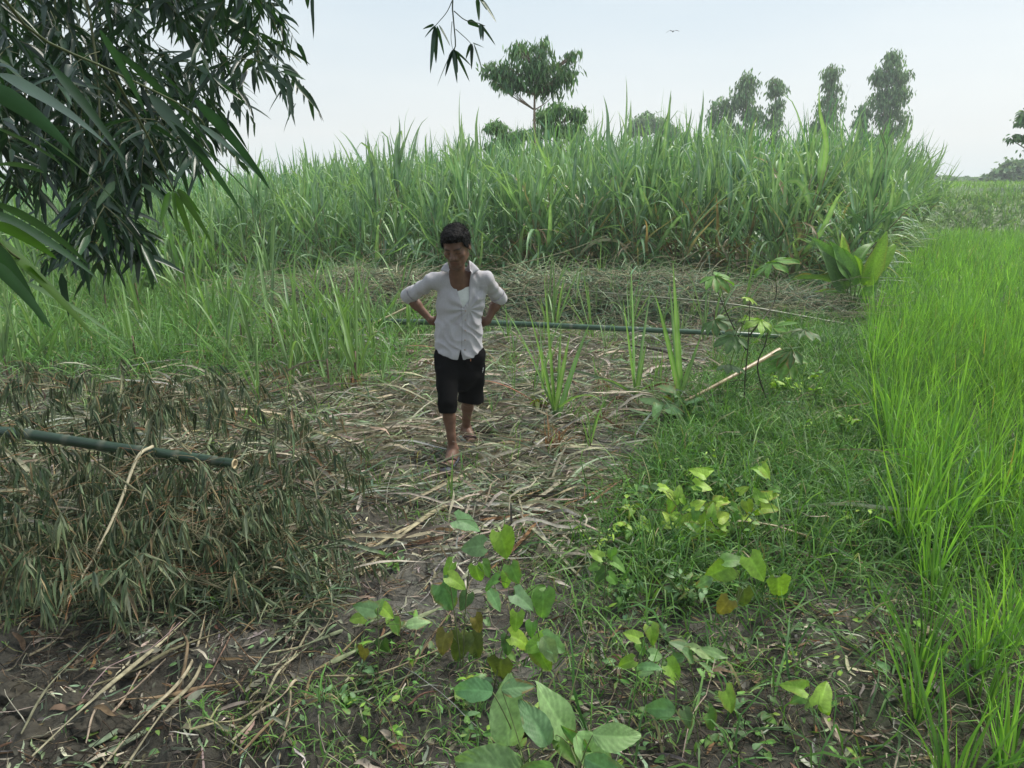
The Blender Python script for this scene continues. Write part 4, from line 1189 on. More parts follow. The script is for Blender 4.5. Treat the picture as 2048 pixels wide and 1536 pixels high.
# ------------------------------------------------------------------ trees beyond the cane
def make_tree(name, label, cat, base, blobs, trunk_r, leafL, leafW, n, cols, wts, seed, droop=0.6, down=0.3, trunk_col=(0.22, 0.18, 0.14), clump=2.2, trunk_top=None, group=None, hang=False, prof='lance', segs=2, limb=True, nsub=9):
    rng = np.random.default_rng(seed); base = np.asarray(base, float)
    root = empty(name, base, label, cat, group)
    blobs = [(np.asarray(c, float), np.asarray(r, float)) for c, r in blobs]
    top = np.asarray(trunk_top, float) if trunk_top is not None else blobs[0][0]
    g = Geo()
    mid = (base + top) / 2 + rng.normal(0, 0.01, 3) * np.linalg.norm(top - base)
    path = spline([base, mid, top], 14)
    V, Q, C, T = path_tube(path, np.linspace(trunk_r, trunk_r * 0.35, 14), 8, trunk_col); g.add(V, Q, C, T)
    sub = []
    for c, r in blobs:
        d = rdir(rng, nsub, -35, 90); cc = c + d * r * rng.uniform(0.35, 0.85, (nsub, 1)); sub.append((cc, r))
        if limb:
            for e_ in cc:
                k = int(np.searchsorted(path[:, 2], e_[2] - 0.6 * np.linalg.norm((e_ - top)[:2]) - 0.2)); s = path[min(13, max(8, k))]
                V, Q, C, T = path_tube(spline([s, (s + e_) / 2 + [0, 0, -0.05 * np.linalg.norm(e_ - s)], e_], 7), np.linspace(trunk_r * 0.3, trunk_r * 0.06, 7), 4, trunk_col); g.add(V, Q, C, T)
    g.obj('trunk', M_BARK, root)
    vol = np.array([r[0] * r[1] * r[2] for c, r in blobs]) ** 0.75; vol /= vol.sum()
    f = Geo()
    for (cc, r), v in zip(sub, vol):
        m = int(n * v); i = rng.integers(0, nsub, m)
        rad = r / clump
        P = cc[i] + rng.normal(0, 0.5, (m, 3)) * rad
        D = rdir(rng, m, -60, 40) - ZUP * down
        c = pal(rng, m, cols, wts, 0.16)
        f.add(*blades(P, D, leafL * rng.uniform(0.6, 1.3, m), leafW * rng.uniform(0.7, 1.3, m), droop, segs, prof, 0.15, c, roll=1.0, across=2, rng=rng))
    f.obj('crown', M_TREE, root)
    return root


TG = [(0.11, 0.20, 0.10), (0.155, 0.265, 0.12), (0.20, 0.33, 0.14)]
def B(px, py, Y, rx, rz, ry=None):
    p = PY(px, py, Y); s = depth(p) / FPX
    return (p, (rx * s, (ry or rx) * s, rz * s))


def gbase(px, Y): 
    p = PY(px, 400, Y); p[2] = float(gz(p[0], p[1])); return p


Yt = 22.0
make_tree('broadleaf_tree', 'tall slender tree with wide dark crown of drooping leaf fans above the cane', 'tree', gbase(1076, Yt),
          [B(1070, 150, Yt, 54, 36), B(1010, 150, Yt, 42, 26), B(1120, 150, Yt, 38, 28), B(1035, 104, Yt, 30, 24), B(1085, 98, Yt, 28, 22), B(1148, 114, Yt, 18, 18), B(1020, 170, Yt, 36, 18), B(1100, 176, Yt, 40, 18), B(980, 142, Yt, 24, 18)],
          0.065, 0.24, 0.062, 2500, TG, [4, 3, 1], 501, 1.0, 0.9, (0.30, 0.22, 0.17), trunk_top=PY(1070, 130, Yt), clump=1.9, nsub=11)
Yt = 24.0
make_tree('broadleaf_tree', 'smaller tree crown directly beneath the tall slender one, right of its trunk', 'tree', gbase(1130, Yt),
          [B(1120, 225, Yt, 42, 20), B(1085, 245, Yt, 30, 22), B(1155, 232, Yt, 24, 20), B(1110, 270, Yt, 50, 26), B(1150, 265, Yt, 30, 22)], 0.06, 0.22, 0.062, 2400, TG, [2, 3, 2], 502, 1.0, 0.7, (0.26, 0.2, 0.15))
make_tree('broadleaf_tree', 'small tree crown poking over the cane left of the slender trunk', 'tree', gbase(1000, 25.0),
          [B(995, 258, 25, 30, 20), B(1035, 280, 25, 36, 20), B(1000, 290, 25, 32, 20)], 0.05, 0.21, 0.06, 1500, TG, [2, 3, 2], 503, 1.0, 0.7)
EU = [(0.125, 0.21, 0.11), (0.175, 0.28, 0.14), (0.23, 0.35, 0.17)]
Ye = 62.0
def euc(label, bx, blobs, seed, n, top):
    make_tree('eucalyptus_tree', label, 'tree', gbase(bx, Ye), [B(a, b, Ye, rx, rz) for a, b, rx, rz in blobs], 0.16, 0.45, 0.13, int(n * 0.56), EU, [3, 3, 1.5], seed, 0.8, 1.2,
              (0.34, 0.29, 0.24), trunk_top=PY(top[0], top[1], Ye), clump=1.9, group='eucalyptus trees beyond the cane')
euc('leftmost eucalyptus with a low leaning rounded crown', 1450, [(1440, 215, 20, 20), (1430, 245, 18, 24), (1455, 255, 24, 30), (1445, 285, 26, 20)], 511, 3000, (1442, 215))
euc('second eucalyptus from the left with a full dome top', 1490, [(1493, 178, 27, 26), (1485, 205, 30, 26), (1500, 240, 28, 28), (1490, 280, 30, 24)], 512, 4600, (1492, 165))
euc('thin airy eucalyptus with a ragged top between full ones', 1548, [(1553, 165, 14, 12), (1555, 190, 24, 18), (1553, 220, 22, 22), (1545, 255, 24, 24), (1550, 285, 22, 18)], 513, 2700, (1552, 160))
euc('straight column shaped eucalyptus standing alone', 1655, [(1663, 145, 24, 16), (1658, 175, 24, 18), (1660, 205, 26, 18), (1652, 235, 32, 18), (1645, 262, 38, 20), (1652, 290, 40, 16)], 514, 5400, (1660, 135))
euc('tallest eucalyptus with a dense dark top at the right of the row', 1755, [(1785, 125, 24, 22), (1788, 155, 28, 24), (1760, 165, 24, 24), (1790, 190, 28, 24), (1765, 205, 28, 24), (1785, 235, 28, 24), (1790, 265, 26, 20), (1765, 285, 26, 18)], 515, 8000, (1775, 130))
euc('short slender eucalyptus in front of the tallest one', 1722, [(1728, 225, 18, 14), (1722, 245, 16, 14), (1730, 280, 26, 18)], 516, 1700, (1726, 222))
make_tree('broadleaf_tree', 'faint hazy tree crown far behind the cane centre', 'tree', gbase(1300, 85.0), [B(1292, 240, 85, 28, 16), B(1320, 255, 85, 30, 18), B(1275, 260, 85, 24, 16), B(1350, 268, 85, 18, 12)], 0.2, 0.5, 0.2, 3400, EU, [1, 2, 2], 520, 0.6, 0.6)
make_tree('broadleaf_tree', 'dark tree whose outer branches enter the frame at the right edge', 'tree', gbase(2120, 34.0), [B(2110, 225, 34, 60, 40), B(2060, 245, 34, 26, 12), B(2040, 275, 34, 22, 8), B(2045, 232, 34, 14, 8), B(2120, 290, 34, 70, 30)], 0.2, 0.24, 0.09, 6500, TG, [4, 3, 1], 521, 0.8, 0.4)
for i, (a, b, rx, rz) in enumerate([(2030, 345, 34, 22), (1995, 358, 24, 12), (2060, 350, 30, 26)]):
    make_tree('bush', ['rounded bush on the far bank at the right edge', 'low bush on the far bank left of the rounded one', 'bush at the end of the far bank partly out of frame'][i], 'bush', gbase(a, 88.0),
              [B(a, b, 88, rx, rz), B(a - rx * .4, b + 6, 88, rx * .6, rz * .6)], 0.1, 0.6, 0.35, 2600, EU, [2, 2, 1], 530 + i, 0.4, 0.1)
# low far tree line along the horizon
rng = np.random.default_rng(540)
for i in range(15):
    a = -60 + i * 63 if i < 8 else 1840 + (i - 8) * 34
    Yd = rng.uniform(130, 170) if i < 8 else rng.uniform(110, 150)
    rz = rng.uniform(7, 13)
    make_tree('distant_tree', 'faint distant tree on the horizon far left behind the bamboo leaves' if i < 8 else 'faint distant tree on the horizon above the far bank', 'tree', gbase(a, Yd), [B(a, 362 if i < 8 else 366, Yd, rng.uniform(26, 44), rz)], 0.2, 1.3, 0.8, 700, EU, [2, 2, 1], 541 + i, 0.3, 0,
              group='distant trees on the left horizon' if i < 8 else 'distant trees beyond the far bank', limb=False)

# ------------------------------------------------------------------ far bank behind the rice
rng = np.random.default_rng(560)
g = Geo()
bx = np.linspace(8, 60, 90); bv = np.array([0, .12, .3, .5, .62, .75, .88, 1.0]); prof_y = np.array([27.5, 28.2, 29.0, 30.0, 31, 34, 40, 70]); prof_z = np.array([-0.1, 0.45, 0.95, 1.25, 1.3, 1.55, 1.62, 1.62])
BX, BI = np.meshgrid(bx, np.arange(8), indexing='ij')
BYY = prof_y[BI] + 0.5 * fbm(BX * 0.3, BI * 1.0, s=5); BZ = prof_z[BI] + 0.22 * fbm(BX * 0.5, BI * 0.7, s=6) + 0.02 * (BX - 14) * (BI > 3) * 0.25
ii = (np.arange(89) * 8)[:, None]; jj = np.arange(7)[None]
g.add(np.stack([BX, BYY, BZ], -1), np.stack([ii + jj, ii + 8 + jj, ii + 9 + jj, ii + jj + 1], -1).reshape(-1, 4), (0.15, 0.25, 0.08))
tag(g.obj('far_bank', M_GRASS), kind='structure')
g = Geo(); n = 15000
x = rng.uniform(9, 40, n); q = rng.uniform(0, 3.9, n) ** 1.0
yy = np.interp(q, np.arange(8), prof_y); zz = np.interp(q, np.arange(8), prof_z)
P = np.stack([x, yy, zz - 0.05], -1)
c = pal(rng, n, [(0.16, 0.29, 0.10), (0.21, 0.34, 0.12), (0.13, 0.24, 0.09), (0.27, 0.33, 0.15)], [3, 3, 2, 0.7], 0.12)
g.add(*blades(P, rdir(rng, n, 30, 85), rng.uniform(0.25, 0.85, n) * (0.6 + 0.8 * (0.5 + fbm(x * 0.8, yy, s=8))), 0.035, rng.gamma(2, 0.5, n), 3, 'grass', 0.2, c, roll=0.5, across=2, rng=rng))
n = 9000; x = rng.uniform(9, 55, n); yy = rng.uniform(33, 60, n); P = np.stack([x, yy, 1.55 + 0 * x + 0.005 * (x - 14)], -1)
g.add(*blades(P, rdir(rng, n, 40, 85), rng.uniform(0.25, 0.45, n), 0.05, 0.6, 2, 'grass', 0.2, pal(rng, n, [(0.20, 0.36, 0.09), (0.24, 0.40, 0.12)], [1, 1]), across=2, rng=rng))
tag(g.obj('bank_vegetation', M_GRASS), 'rough hazy green grass and weeds covering the far bank and field beyond the rice', 'bank grass', kind='stuff')

# bird
g = Geo(); p = PY(1346, 63, 60.0)
def wing(sg): 
    a = p + np.array([0, 0, 0.0]); b = p + np.array([sg * 0.22, 0.02, 0.10]); c = p + np.array([sg * 0.50, 0.10, -0.06 if sg < 0 else 0.04])
    V = [a + [0, -.07, 0], a + [0, .07, 0], b + [0, -.07, 0], b + [0, .08, 0], c + [0, 0, 0], c + [0, .04, 0]]
    V = V + [v - np.array([0, 0, 0.012]) for v in V]
    return V, [(0, 2, 3, 1), (2, 4, 5, 3), (7, 9, 8, 6), (9, 11, 10, 8), (0, 6, 8, 2), (1, 3, 9, 7), (2, 8, 10, 4), (3, 5, 11, 9), (4, 10, 11, 5)]
for sg in (-1, 1): V, Q = wing(sg); g.add(V, Q, (0.05, 0.05, 0.05))
V, Q, C, T = path_tube([p + [0.02, -0.2, 0.0], p + [0, -.13, .01], p, p + [0, .14, 0], p + [0, .22, 0.0]], [.012, .035, .05, .03, .012], 8, (0.05, 0.05, 0.05)); g.add(V, Q, C, T)
tag(g.obj('bird', M_BARK, loc=p), 'tiny dark bird with spread wings high in the sky', 'bird')
# ------------------------------------------------------------------ broad leaved plants
def leaf_tpl(kind='heart', rows=9, teeth=0.0, cup=0.12, droop=0.35, width=0.85, m=3):
    V = []; S_ = []
    for i in range(rows + 1):
        t = i / rows
        if kind == 'heart': wv = width * 0.5 * (np.clip(t * 6 + 0.30, 0, 1) ** 0.6) * (1 - t ** 1.8) ** 0.75
        elif kind == 'ovate': wv = width * 0.5 * math.sin(math.pi * min(1, t * 0.96 + 0.02) ** 0.75) ** 0.75
        elif kind == 'obov': wv = width * 0.5 * math.sin(math.pi * min(1, t * 0.97) ** 1.35) ** 0.8
        else: wv = width * 0.5 * math.sin(math.pi * min(1, t * 0.97 + 0.01) ** 0.9) ** 0.9
        for j in range(-m, m + 1):
            s = j / m; tooth = teeth * (1 if (i + abs(j)) % 2 else -1) * (abs(j) == m)
            yy = t
            if kind == 'heart': yy = t - 0.20 * (s * s) * max(0, 1 - t * 2.2)
            pucker = 0.010 * math.sin((t - 0.35 * abs(s)) * 42) * min(1, abs(s) * 3) * (rows > 15)
            V.append([s * wv * (1 + tooth), yy, cup * abs(s) * wv * 2 - droop * t * t + 0.02 * math.sin(9 * t) * abs(s) + pucker])
            S_.append((t, s))
    W_ = 2 * m + 1; Q = []
    for i in range(rows):
        for j in range(W_ - 1): a = i * W_ + j; Q.append((a, a + 1, a + 1 + W_, a + W_))
    return np.array(V), np.array(Q), np.array(S_)


TPL = {'heart': leaf_tpl('heart', 28, teeth=0.035, m=6), 'ovate': leaf_tpl('ovate', 24, width=0.6, m=5), 'obov': leaf_tpl('obov', width=0.40, droop=0.2), 'lance': leaf_tpl('lance', 18, width=0.34, droop=0.25), 'broad': leaf_tpl('ovate', rows=30, width=0.54, droop=0.22, cup=0.10, m=7),
       'canna': leaf_tpl('ovate', rows=14, width=0.38, droop=0.30, cup=0.35), 'vlance': leaf_tpl('lance', width=0.30, droop=0.1),
       'sheart': leaf_tpl('heart', 6, m=2), 'sovate': leaf_tpl('ovate', 5, width=0.6, m=1), 'slance': leaf_tpl('lance', 5, width=0.34, droop=0.25, m=1)}


def add_leaf(g, kind, p, d, n_, size, col, rng, vein=1.35, sx=1.0):
    V, Q, S_ = TPL[kind]
    V = V.copy(); t = S_[:, 0]; s_ = S_[:, 1]
    # every leaf bends, twists and waves in its own way
    V[:, 2] += 0.035 * np.sin(t * rng.uniform(3, 9) + rng.uniform(0, 6)) * np.abs(s_) + rng.normal(0, 0.10) * s_ * t * 0.5
    V[:, 0] += rng.normal(0, 0.06) * t * t
    V[:, 0] *= 1 + 0.06 * np.sin(t * rng.uniform(5, 16) + rng.uniform(0, 6)) * (np.abs(s_) > 0.8)
    d = nrm(d); s = nrm(np.cross(d, n_)); n2 = np.cross(s, d)
    k = rng.uniform(0.6, 1.5)
    W = p + size * (V[:, :1] * s * sx + V[:, 1:2] * d + V[:, 2:3] * n2 * k)
    lat = np.clip(np.sin((t - 0.35 * np.abs(s_)) * 44), 0, 1) ** 6 * (np.abs(s_) < 0.92)
    c = np.asarray(col)[None] * (1 + (vein - 1) * np.clip((np.abs(s_) < 0.1) * 1.0 + 0.55 * lat, 0, 1))[:, None]
    if rng.random() < 0.45:                         # browned margin or tip
        mgn = sstep(0.75, 1.05, np.abs(s_) + rng.uniform(-.2, .1) + 0.3 * t) * rng.uniform(0.3, 0.9) * (vnoise(t * 6 + rng.uniform(0, 50), s_ * 3) > 0.45)
        c = c * (1 - mgn[:, None]) + np.array([0.26, 0.17, 0.06]) * mgn[:, None]
    g.add(W, Q, c)


def img_leaf(g, kind, px, py, Y, sizepx, ang, col, rng, tilt=0.5, sx=1.0):
    """leaf whose centre shows at px,py; ang = tip direction in the image, degrees ccw from right"""
    c = PY(px, py, Y); sc = depth(c) / FPX; a = math.radians(ang)
    d = RIGHT * math.cos(a) + UPV * math.sin(a) + TOCAM * rng.uniform(-0.35, 0.35)
    n_ = nrm(TOCAM * (1 - tilt) + ZUP * tilt + rng.normal(0, 0.12, 3))
    size = sizepx * sc
    d = nrm(d)
    add_leaf(g, kind, c - d * size * 0.5, d, n_, size, col, rng, sx=sx)
    return c - d * size * 0.5


CG = {'g': (0.13, 0.26, 0.06), 'y': (0.22, 0.37, 0.055), 'b': (0.15, 0.27, 0.12), 'p': (0.27, 0.41, 0.18), 'o': (0.10, 0.13, 0.035), 'r': (0.17, 0.15, 0.04), 'd': (0.08, 0.15, 0.05), 'yy': (0.29, 0.44, 0.06)}


def kind_b(L_): return len(L_) > 5 and L_[5] == 'broad'


def herb(name, label, stems, leaves, Y, seed, kind='heart', group=None, stemcol=(0.12, 0.14, 0.06), r=0.0028, cat='plant', tilt=0.5):
    """stems: pixel polylines from the ground up; leaves: (px,py,size,angle,colour[,kind])"""
    rng = np.random.default_rng(seed)
    b0 = at(stems[0][0][0], stems[0][0][1], 0.02); b0[2] = float(gz(b0[0], b0[1]))
    root = empty(name, b0, label, cat, group)
    g = Geo(); st = []
    for s in stems:
        b = at(s[0][0], s[0][1], 0.0)
        pts = [b - [0, 0, 0.02]] + [PY(q[0], q[1], b[1] + (Y - b[1]) * (i + 1) / (len(s) - 1)) for i, q in enumerate(s[1:])]
        path = spline(pts, 16); st.append(path)
        V, Q, C, T = path_tube(path, np.linspace(r, r * 0.5, 16), 6, stemcol); g.add(V, Q, C, T)
    allp = np.vstack(st)
    lv = Geo()
    for L_ in leaves:
        px, py, sz, an, cc = L_[:5]; sz = sz * (0.84 if kind != 'broad' and Y < 3 and len(stems) and name == 'heart_leaf_plant' else (1.08 if kind_b(L_) else 0.95)); kd = L_[5] if len(L_) > 5 else kind
        col = np.array(CG[cc]) * (1 + rng.normal(0, 0.08)) * (1 + rng.normal(0, 0.04, 3))
        # nearest stem point in depth gives the leaf its own distance
        q = PY(px, py, Y); i = np.argmin(np.linalg.norm((allp - q) * [1, 0.3, 1], axis=1))
        Yl = allp[i][1] + rng.uniform(-0.06, 0.06)
        bp_ = img_leaf(lv, kd, px, py, Yl, sz, an, col, rng, tilt)
        V, Q, C, T = path_tube(spline([allp[i], (allp[i] + bp_) / 2 + [0, 0, 0.012], bp_], 6), np.linspace(r * 0.5, r * 0.35, 6), 4, stemcol); g.add(V, Q, C, T)
    g.obj('stem', M_STEM, root)
    for k_ in range(1): lv.obj('leaves', M_HERB, root)
    return root


herb('heart_leaf_plant', 'tall heart leaved plant at front centre with insect holes in a bluish leaf', [[(925, 1345), (930, 1230), (940, 1130), (965, 1050)], [(925, 1345), (905, 1200), (895, 1150)]],
     [(938, 1047, 62, -15, 'b'), (942, 1094, 64, 190, 'b'), (1010, 1093, 74, -70, 'y'), (895, 1143, 50, 240, 'y'), (955, 1150, 46, -80, 'y'), (975, 1140, 40, -50, 'g'), (898, 1197, 80, -60, 'b'), (915, 1165, 50, -30, 'y'),
      (884, 1288, 56, 250, 'r'), (918, 1300, 70, 255, 'o'), (950, 1292, 66, -70, 'o'), (958, 1250, 44, -60, 'r'), (990, 1200, 62, -55, 'b', 'ovate'), (930, 1205, 44, 250, 'd')], 2.62, 601)
herb('heart_leaf_plant', 'spreading heart leaved plant right of the tall holed one', [[(985, 1380), (1010, 1280), (1045, 1200), (1075, 1170)], [(1085, 1390), (1082, 1300), (1070, 1240)]],
     [(1052, 1203, 62, -30, 'b'), (1088, 1212, 70, -85, 'g'), (1030, 1150, 52, -65, 'g'), (1012, 1160, 40, 250, 'y'), (1032, 1245, 46, -95, 'y'), (1000, 1345, 74, 265, 'o'), (1015, 1292, 44, 265, 'd'), (1085, 1320, 66, -70, 'y'),
      (1110, 1290, 60, -25, 'p'), (1100, 1300, 70, -60, 'p', 'ovate'), (1062, 1260, 36, -100, 'g'), (1045, 1280, 60, -20, 'yy'), (1070, 1290, 60, 200, 'y'), (980, 1165, 44, 200, 'g'), (1075, 1180, 44, 40, 'g')], 2.45, 602)
herb('heart_leaf_plant', 'small heart leaved plant left of centre with one round dark leaf', [[(755, 1360), (757, 1290), (755, 1215)], [(700, 1380), (725, 1330), (738, 1290)]],
     [(728, 1216, 52, 160, 'b'), (755, 1212, 40, 60, 'g'), (775, 1225, 40, -40, 'y'), (712, 1237, 40, 190, 'y'), (768, 1296, 42, -80, 'd'), (724, 1310, 40, 250, 'r'), (838, 1246, 60, 12, 'p', 'ovate'), (795, 1255, 40, -60, 'g')], 2.62, 603)
herb('heart_leaf_plant', 'heart leaved plant on the bank with one yellow brown leaf', [[(1450, 1320), (1470, 1240), (1480, 1150)]],
     [(1435, 1142, 72, 200, 'y'), (1515, 1140, 68, -60, 'y'), (1558, 1180, 66, -80, 'y'), (1408, 1166, 46, 215, 'b', 'ovate'), (1446, 1217, 54, 240, 'r'), (1490, 1200, 56, -80, 'o'), (1470, 1120, 50, 10, 'g'), (1505, 1125, 40, 60, 'g')], 2.95, 604)
herb('heart_leaf_plant', 'yellow green bushy heart leaved plant in the middle of the bank grass', [[(1425, 1110), (1420, 1020), (1402, 950)], [(1440, 1110), (1480, 1050), (1535, 960)], [(1400, 1110), (1370, 1040), (1335, 985)], [(1450, 1100), (1470, 1060), (1500, 1040)]],
     [(1395, 943, 34, 150, 'yy'), (1412, 943, 32, 30, 'yy'), (1408, 973, 38, -10, 'yy'), (1336, 985, 30, 140, 'yy'), (1448, 1000, 34, 15, 'yy'), (1520, 940, 34, 150, 'y'), (1536, 945, 36, -40, 'y'), (1542, 990, 34, 20, 'yy'), (1520, 993, 30, 160, 'yy'), (1540, 1016, 36, 5, 'yy'),
      (1380, 1015, 34, 170, 'yy'), (1400, 1005, 30, 40, 'yy'), (1450, 1032, 34, 20, 'yy'), (1370, 1045, 36, 200, 'yy'), (1410, 1048, 38, -20, 'y'), (1490, 1060, 40, -30, 'y'), (1505, 1045, 30, 30, 'yy'), (1465, 1075, 40, -30, 'g'), (1380, 1070, 40, 240, 'y'), (1430, 1080, 36, -70, 'g'),
      *[(1330 + 26 * (i % 9) + (i * 37) % 17, 975 + 24 * (i // 9) + (i * 53) % 21 + (30 if (i % 9) in (3, 4, 5) else 0), 24 + (i * 7) % 14, (i * 67) % 360, ['yy', 'y', 'g'][i % 3]) for i in range(36)], (1345, 1030, 28, 150, 'yy'), (1425, 1020, 30, 80, 'y'), (1500, 1085, 34, 0, 'g'), (1395, 1090, 36, -120, 'g')], 3.75, 605)
herb('heart_leaf_plant', 'heart leaved seedling with two upright leaves right of the front centre', [[(1290, 1350), (1285, 1300), (1283, 1275)]],
     [(1262, 1270, 42, 160, 'y'), (1306, 1272, 46, -75, 'y'), (1252, 1326, 40, 200, 'y'), (1285, 1300, 34, -60, 'g'), (1315, 1310, 40, -10, 'p')], 2.45, 606)
herb('heart_leaf_plant', 'small heart leaved plant at the left border of the bank grass', [[(1205, 1240), (1210, 1170), (1212, 1110)]],
     [(1190, 1108, 36, 150, 'y'), (1225, 1112, 34, -80, 'g'), (1200, 1150, 34, 220, 'd'), (1228, 1160, 36, -40, 'g'), (1240, 1130, 36, -20, 'g'), (1185, 1135, 28, 200, 'g')], 2.95, 607)
herb('seedling_plant', 'pale grey green lance leaved weed between two heart leaved plants at lower right', [[(1395, 1400), (1385, 1350), (1378, 1300)]],
     [(1362, 1290, 46, 150, 'b', 'ovate'), (1400, 1300, 66, -12, 'p', 'lance'), (1382, 1312, 52, -40, 'b', 'ovate'), (1430, 1305, 60, -15, 'p', 'lance'), (1350, 1318, 40, 200, 'b', 'ovate'), (1415, 1335, 40, -30, 'b', 'lance')], 2.40, 608)
herb('heart_leaf_plant', 'heart leaved plant with a flat bluish leaf near the bottom right of centre', [[(1400, 1500), (1390, 1430), (1370, 1380)]],
     [(1318, 1417, 76, 185, 'b', 'ovate'), (1352, 1345, 56, -40, 'y'), (1462, 1404, 62, -60, 'y'), (1425, 1445, 50, -60, 'g'), (1300, 1332, 60, 170, 'b', 'lance'), (1375, 1440, 44, -70, 'd'), (1290, 1345, 44, 190, 'p', 'lance')], 2.2, 609)
herb('heart_leaf_plant', 'heart leaved plant with pale and yellow green leaves at the lower right', [[(1630, 1470), (1628, 1420), (1625, 1385)]],
     [(1590, 1372, 50, 160, 'y'), (1648, 1385, 62, 60, 'y'), (1620, 1412, 56, -80, 'p'), (1652, 1420, 40, -70, 'y'), (1592, 1398, 34, 200, 'g')], 2.28, 610)
herb('broad_leaf_plant', 'large pale green broad leaved plant at the bottom edge of the photo', [[(1090, 1700), (1060, 1560), (1040, 1500)], [(1150, 1700), (1160, 1560), (1140, 1490)]],
     [(1012, 1428, 128, 95, 'p', 'broad'), (1108, 1430, 118, 125, 'p', 'broad'), (975, 1528, 140, 172, 'p', 'broad'), (1072, 1445, 90, 118, 'b', 'broad'), (1235, 1478, 92, -8, 'p', 'broad'), (1190, 1515, 110, -50, 'p', 'broad'), (945, 1378, 78, 178, 'b', 'broad'),
      (1130, 1500, 90, -40, 'g', 'lance'), (1150, 1480, 80, 150, 'g', 'lance'), (1035, 1375, 60, 10, 'b', 'broad'), (1215, 1540, 90, -20, 'b', 'broad'), (1060, 1560, 100, 200, 'g', 'broad')], 2.0, 611, r=0.005, tilt=0.4, stemcol=(0.16, 0.2, 0.08))

# creeping little leaves on the mud
rng = np.random.default_rng(620); g = Geo()
for _ in range(850):
    px = rng.uniform(700, 1900); py = rng.uniform(1230, 1530)
    if fbm(px / 160, py / 120, s=3) < 0.0 and rng.random() < 0.8: continue
    p = at(px, py, 0.0); p[2] = float(gz(p[0], p[1])) + rng.uniform(0.01, 0.06)
    add_leaf(g, rng.choice(['sheart', 'sovate', 'slance']), p, rdir(rng, 1, -15, 30)[0], nrm(ZUP + rng.normal(0, 0.35, 3)), rng.uniform(0.02, 0.05), pal(rng, 1, [CG['g'], CG['d'], CG['b'], CG['y']], [3, 3, 2, 1])[0], rng)
for _ in range(100):
    px = rng.uniform(150, 720); py = rng.uniform(1240, 1530)
    p = at(px, py, 0.0); p[2] = float(gz(p[0], p[1])) + rng.uniform(0.01, 0.04)
    add_leaf(g, 'sovate', p, rdir(rng, 1, -15, 30)[0], nrm(ZUP + rng.normal(0, 0.35, 3)), rng.uniform(0.012, 0.035), pal(rng, 1, [CG['b'], CG['g']], [2, 1])[0], rng)
tag(g.obj('creeping_weeds', M_HERB), 'tiny creeping weed leaves and seedlings dotted over the mud in front', 'weeds', kind='stuff')

# palmate sapling
def palmate(g, c, n_, R, col, rng, nl=7, a0=None, fan=300, heading=0):
    """leaflets radiating from c in the plane of n_"""
    n_ = nrm(n_); s = nrm(np.cross(n_, [0.13, 1, 0.05])); b = np.cross(n_, s)
    for i in range(nl):
        a = math.radians(heading - fan / 2 + fan * i / (nl - 1)); d = s * math.cos(a) + b * math.sin(a) - ZUP * 0.18
        add_leaf(g, 'obov', c, d, n_, R * (0.75 + 0.25 * math.cos((i / (nl - 1) - 0.5) * 3)), np.asarray(col) * rng.uniform(0.85, 1.15), rng)


rng = np.random.default_rng(630)
b0 = at(1488, 835); b0[2] = float(gz(b0[0], b0[1])); Yp = b0[1]
root = empty('palmate_sapling', b0, 'young sapling with thin dark stems and palm shaped leaf fans beside the bank', 'sapling')
g = Geo(); lv = Geo()
stemsP = [[b0, PY(1490, 760, Yp), PY(1497, 680, Yp), PY(1500, 600, Yp)], [b0 + [0.25, 0, 0], PY(1515, 740, Yp), PY(1530, 690, Yp), PY(1535, 665, Yp)], [PY(1492, 700, Yp), PY(1460, 640, Yp), PY(1425, 560, Yp)], [PY(1500, 670, Yp), PY(1550, 600, Yp + .3), PY(1548, 530, Yp + .3)]]
for s in stemsP:
    V, Q, C, T = path_tube(spline(s, 14), np.linspace(0.008, 0.003, 14), 6, (0.06, 0.055, 0.035)); g.add(V, Q, C, T)
for (px, py, R, cc, st_, fan) in [(1542, 525, 0.26, 'g', 3, 300), (1430, 552, 0.20, 'g', 2, 240), (1500, 596, 0.10, 'yy', 0, 320), (1545, 655, 0.26, 'g', 1, 280), (1585, 700, 0.24, 'd', 1, 220), (1430, 640, 0.22, 'd', 0, 220),
                                  (1470, 672, 0.22, 'd', 0, 240), (1580, 722, 0.26, 'g', 1, 260), (1460, 730, 0.20, 'd', 0, 200), (1610, 660, 0.22, 'd', 1, 200), (1470, 790, 0.16, 'g', 0, 240), (1520, 640, 0.2, 'y', 1, 300)]:
    c = PY(px, py, Yp + rng.uniform(-0.2, 0.25)); sp = spline(stemsP[st_], 14); a = sp[rng.integers(8, 14)]
    V, Q, C, T = path_tube(spline([a, (a + c) / 2 + [0, 0, 0.05], c], 6), 0.0035, 5, (0.12, 0.16, 0.05)); g.add(V, Q, C, T)
    palmate(lv, c, nrm(ZUP + TOCAM * 0.3 + rng.normal(0, 0.3, 3)), R * 0.85, np.array(CG[cc]) * 0.95, rng, 7 if R > 0.15 else 9, fan=fan, heading=rng.uniform(0, 360))
g.obj('stem', M_STEM, root); lv.obj('leaves', M_HERB, root)

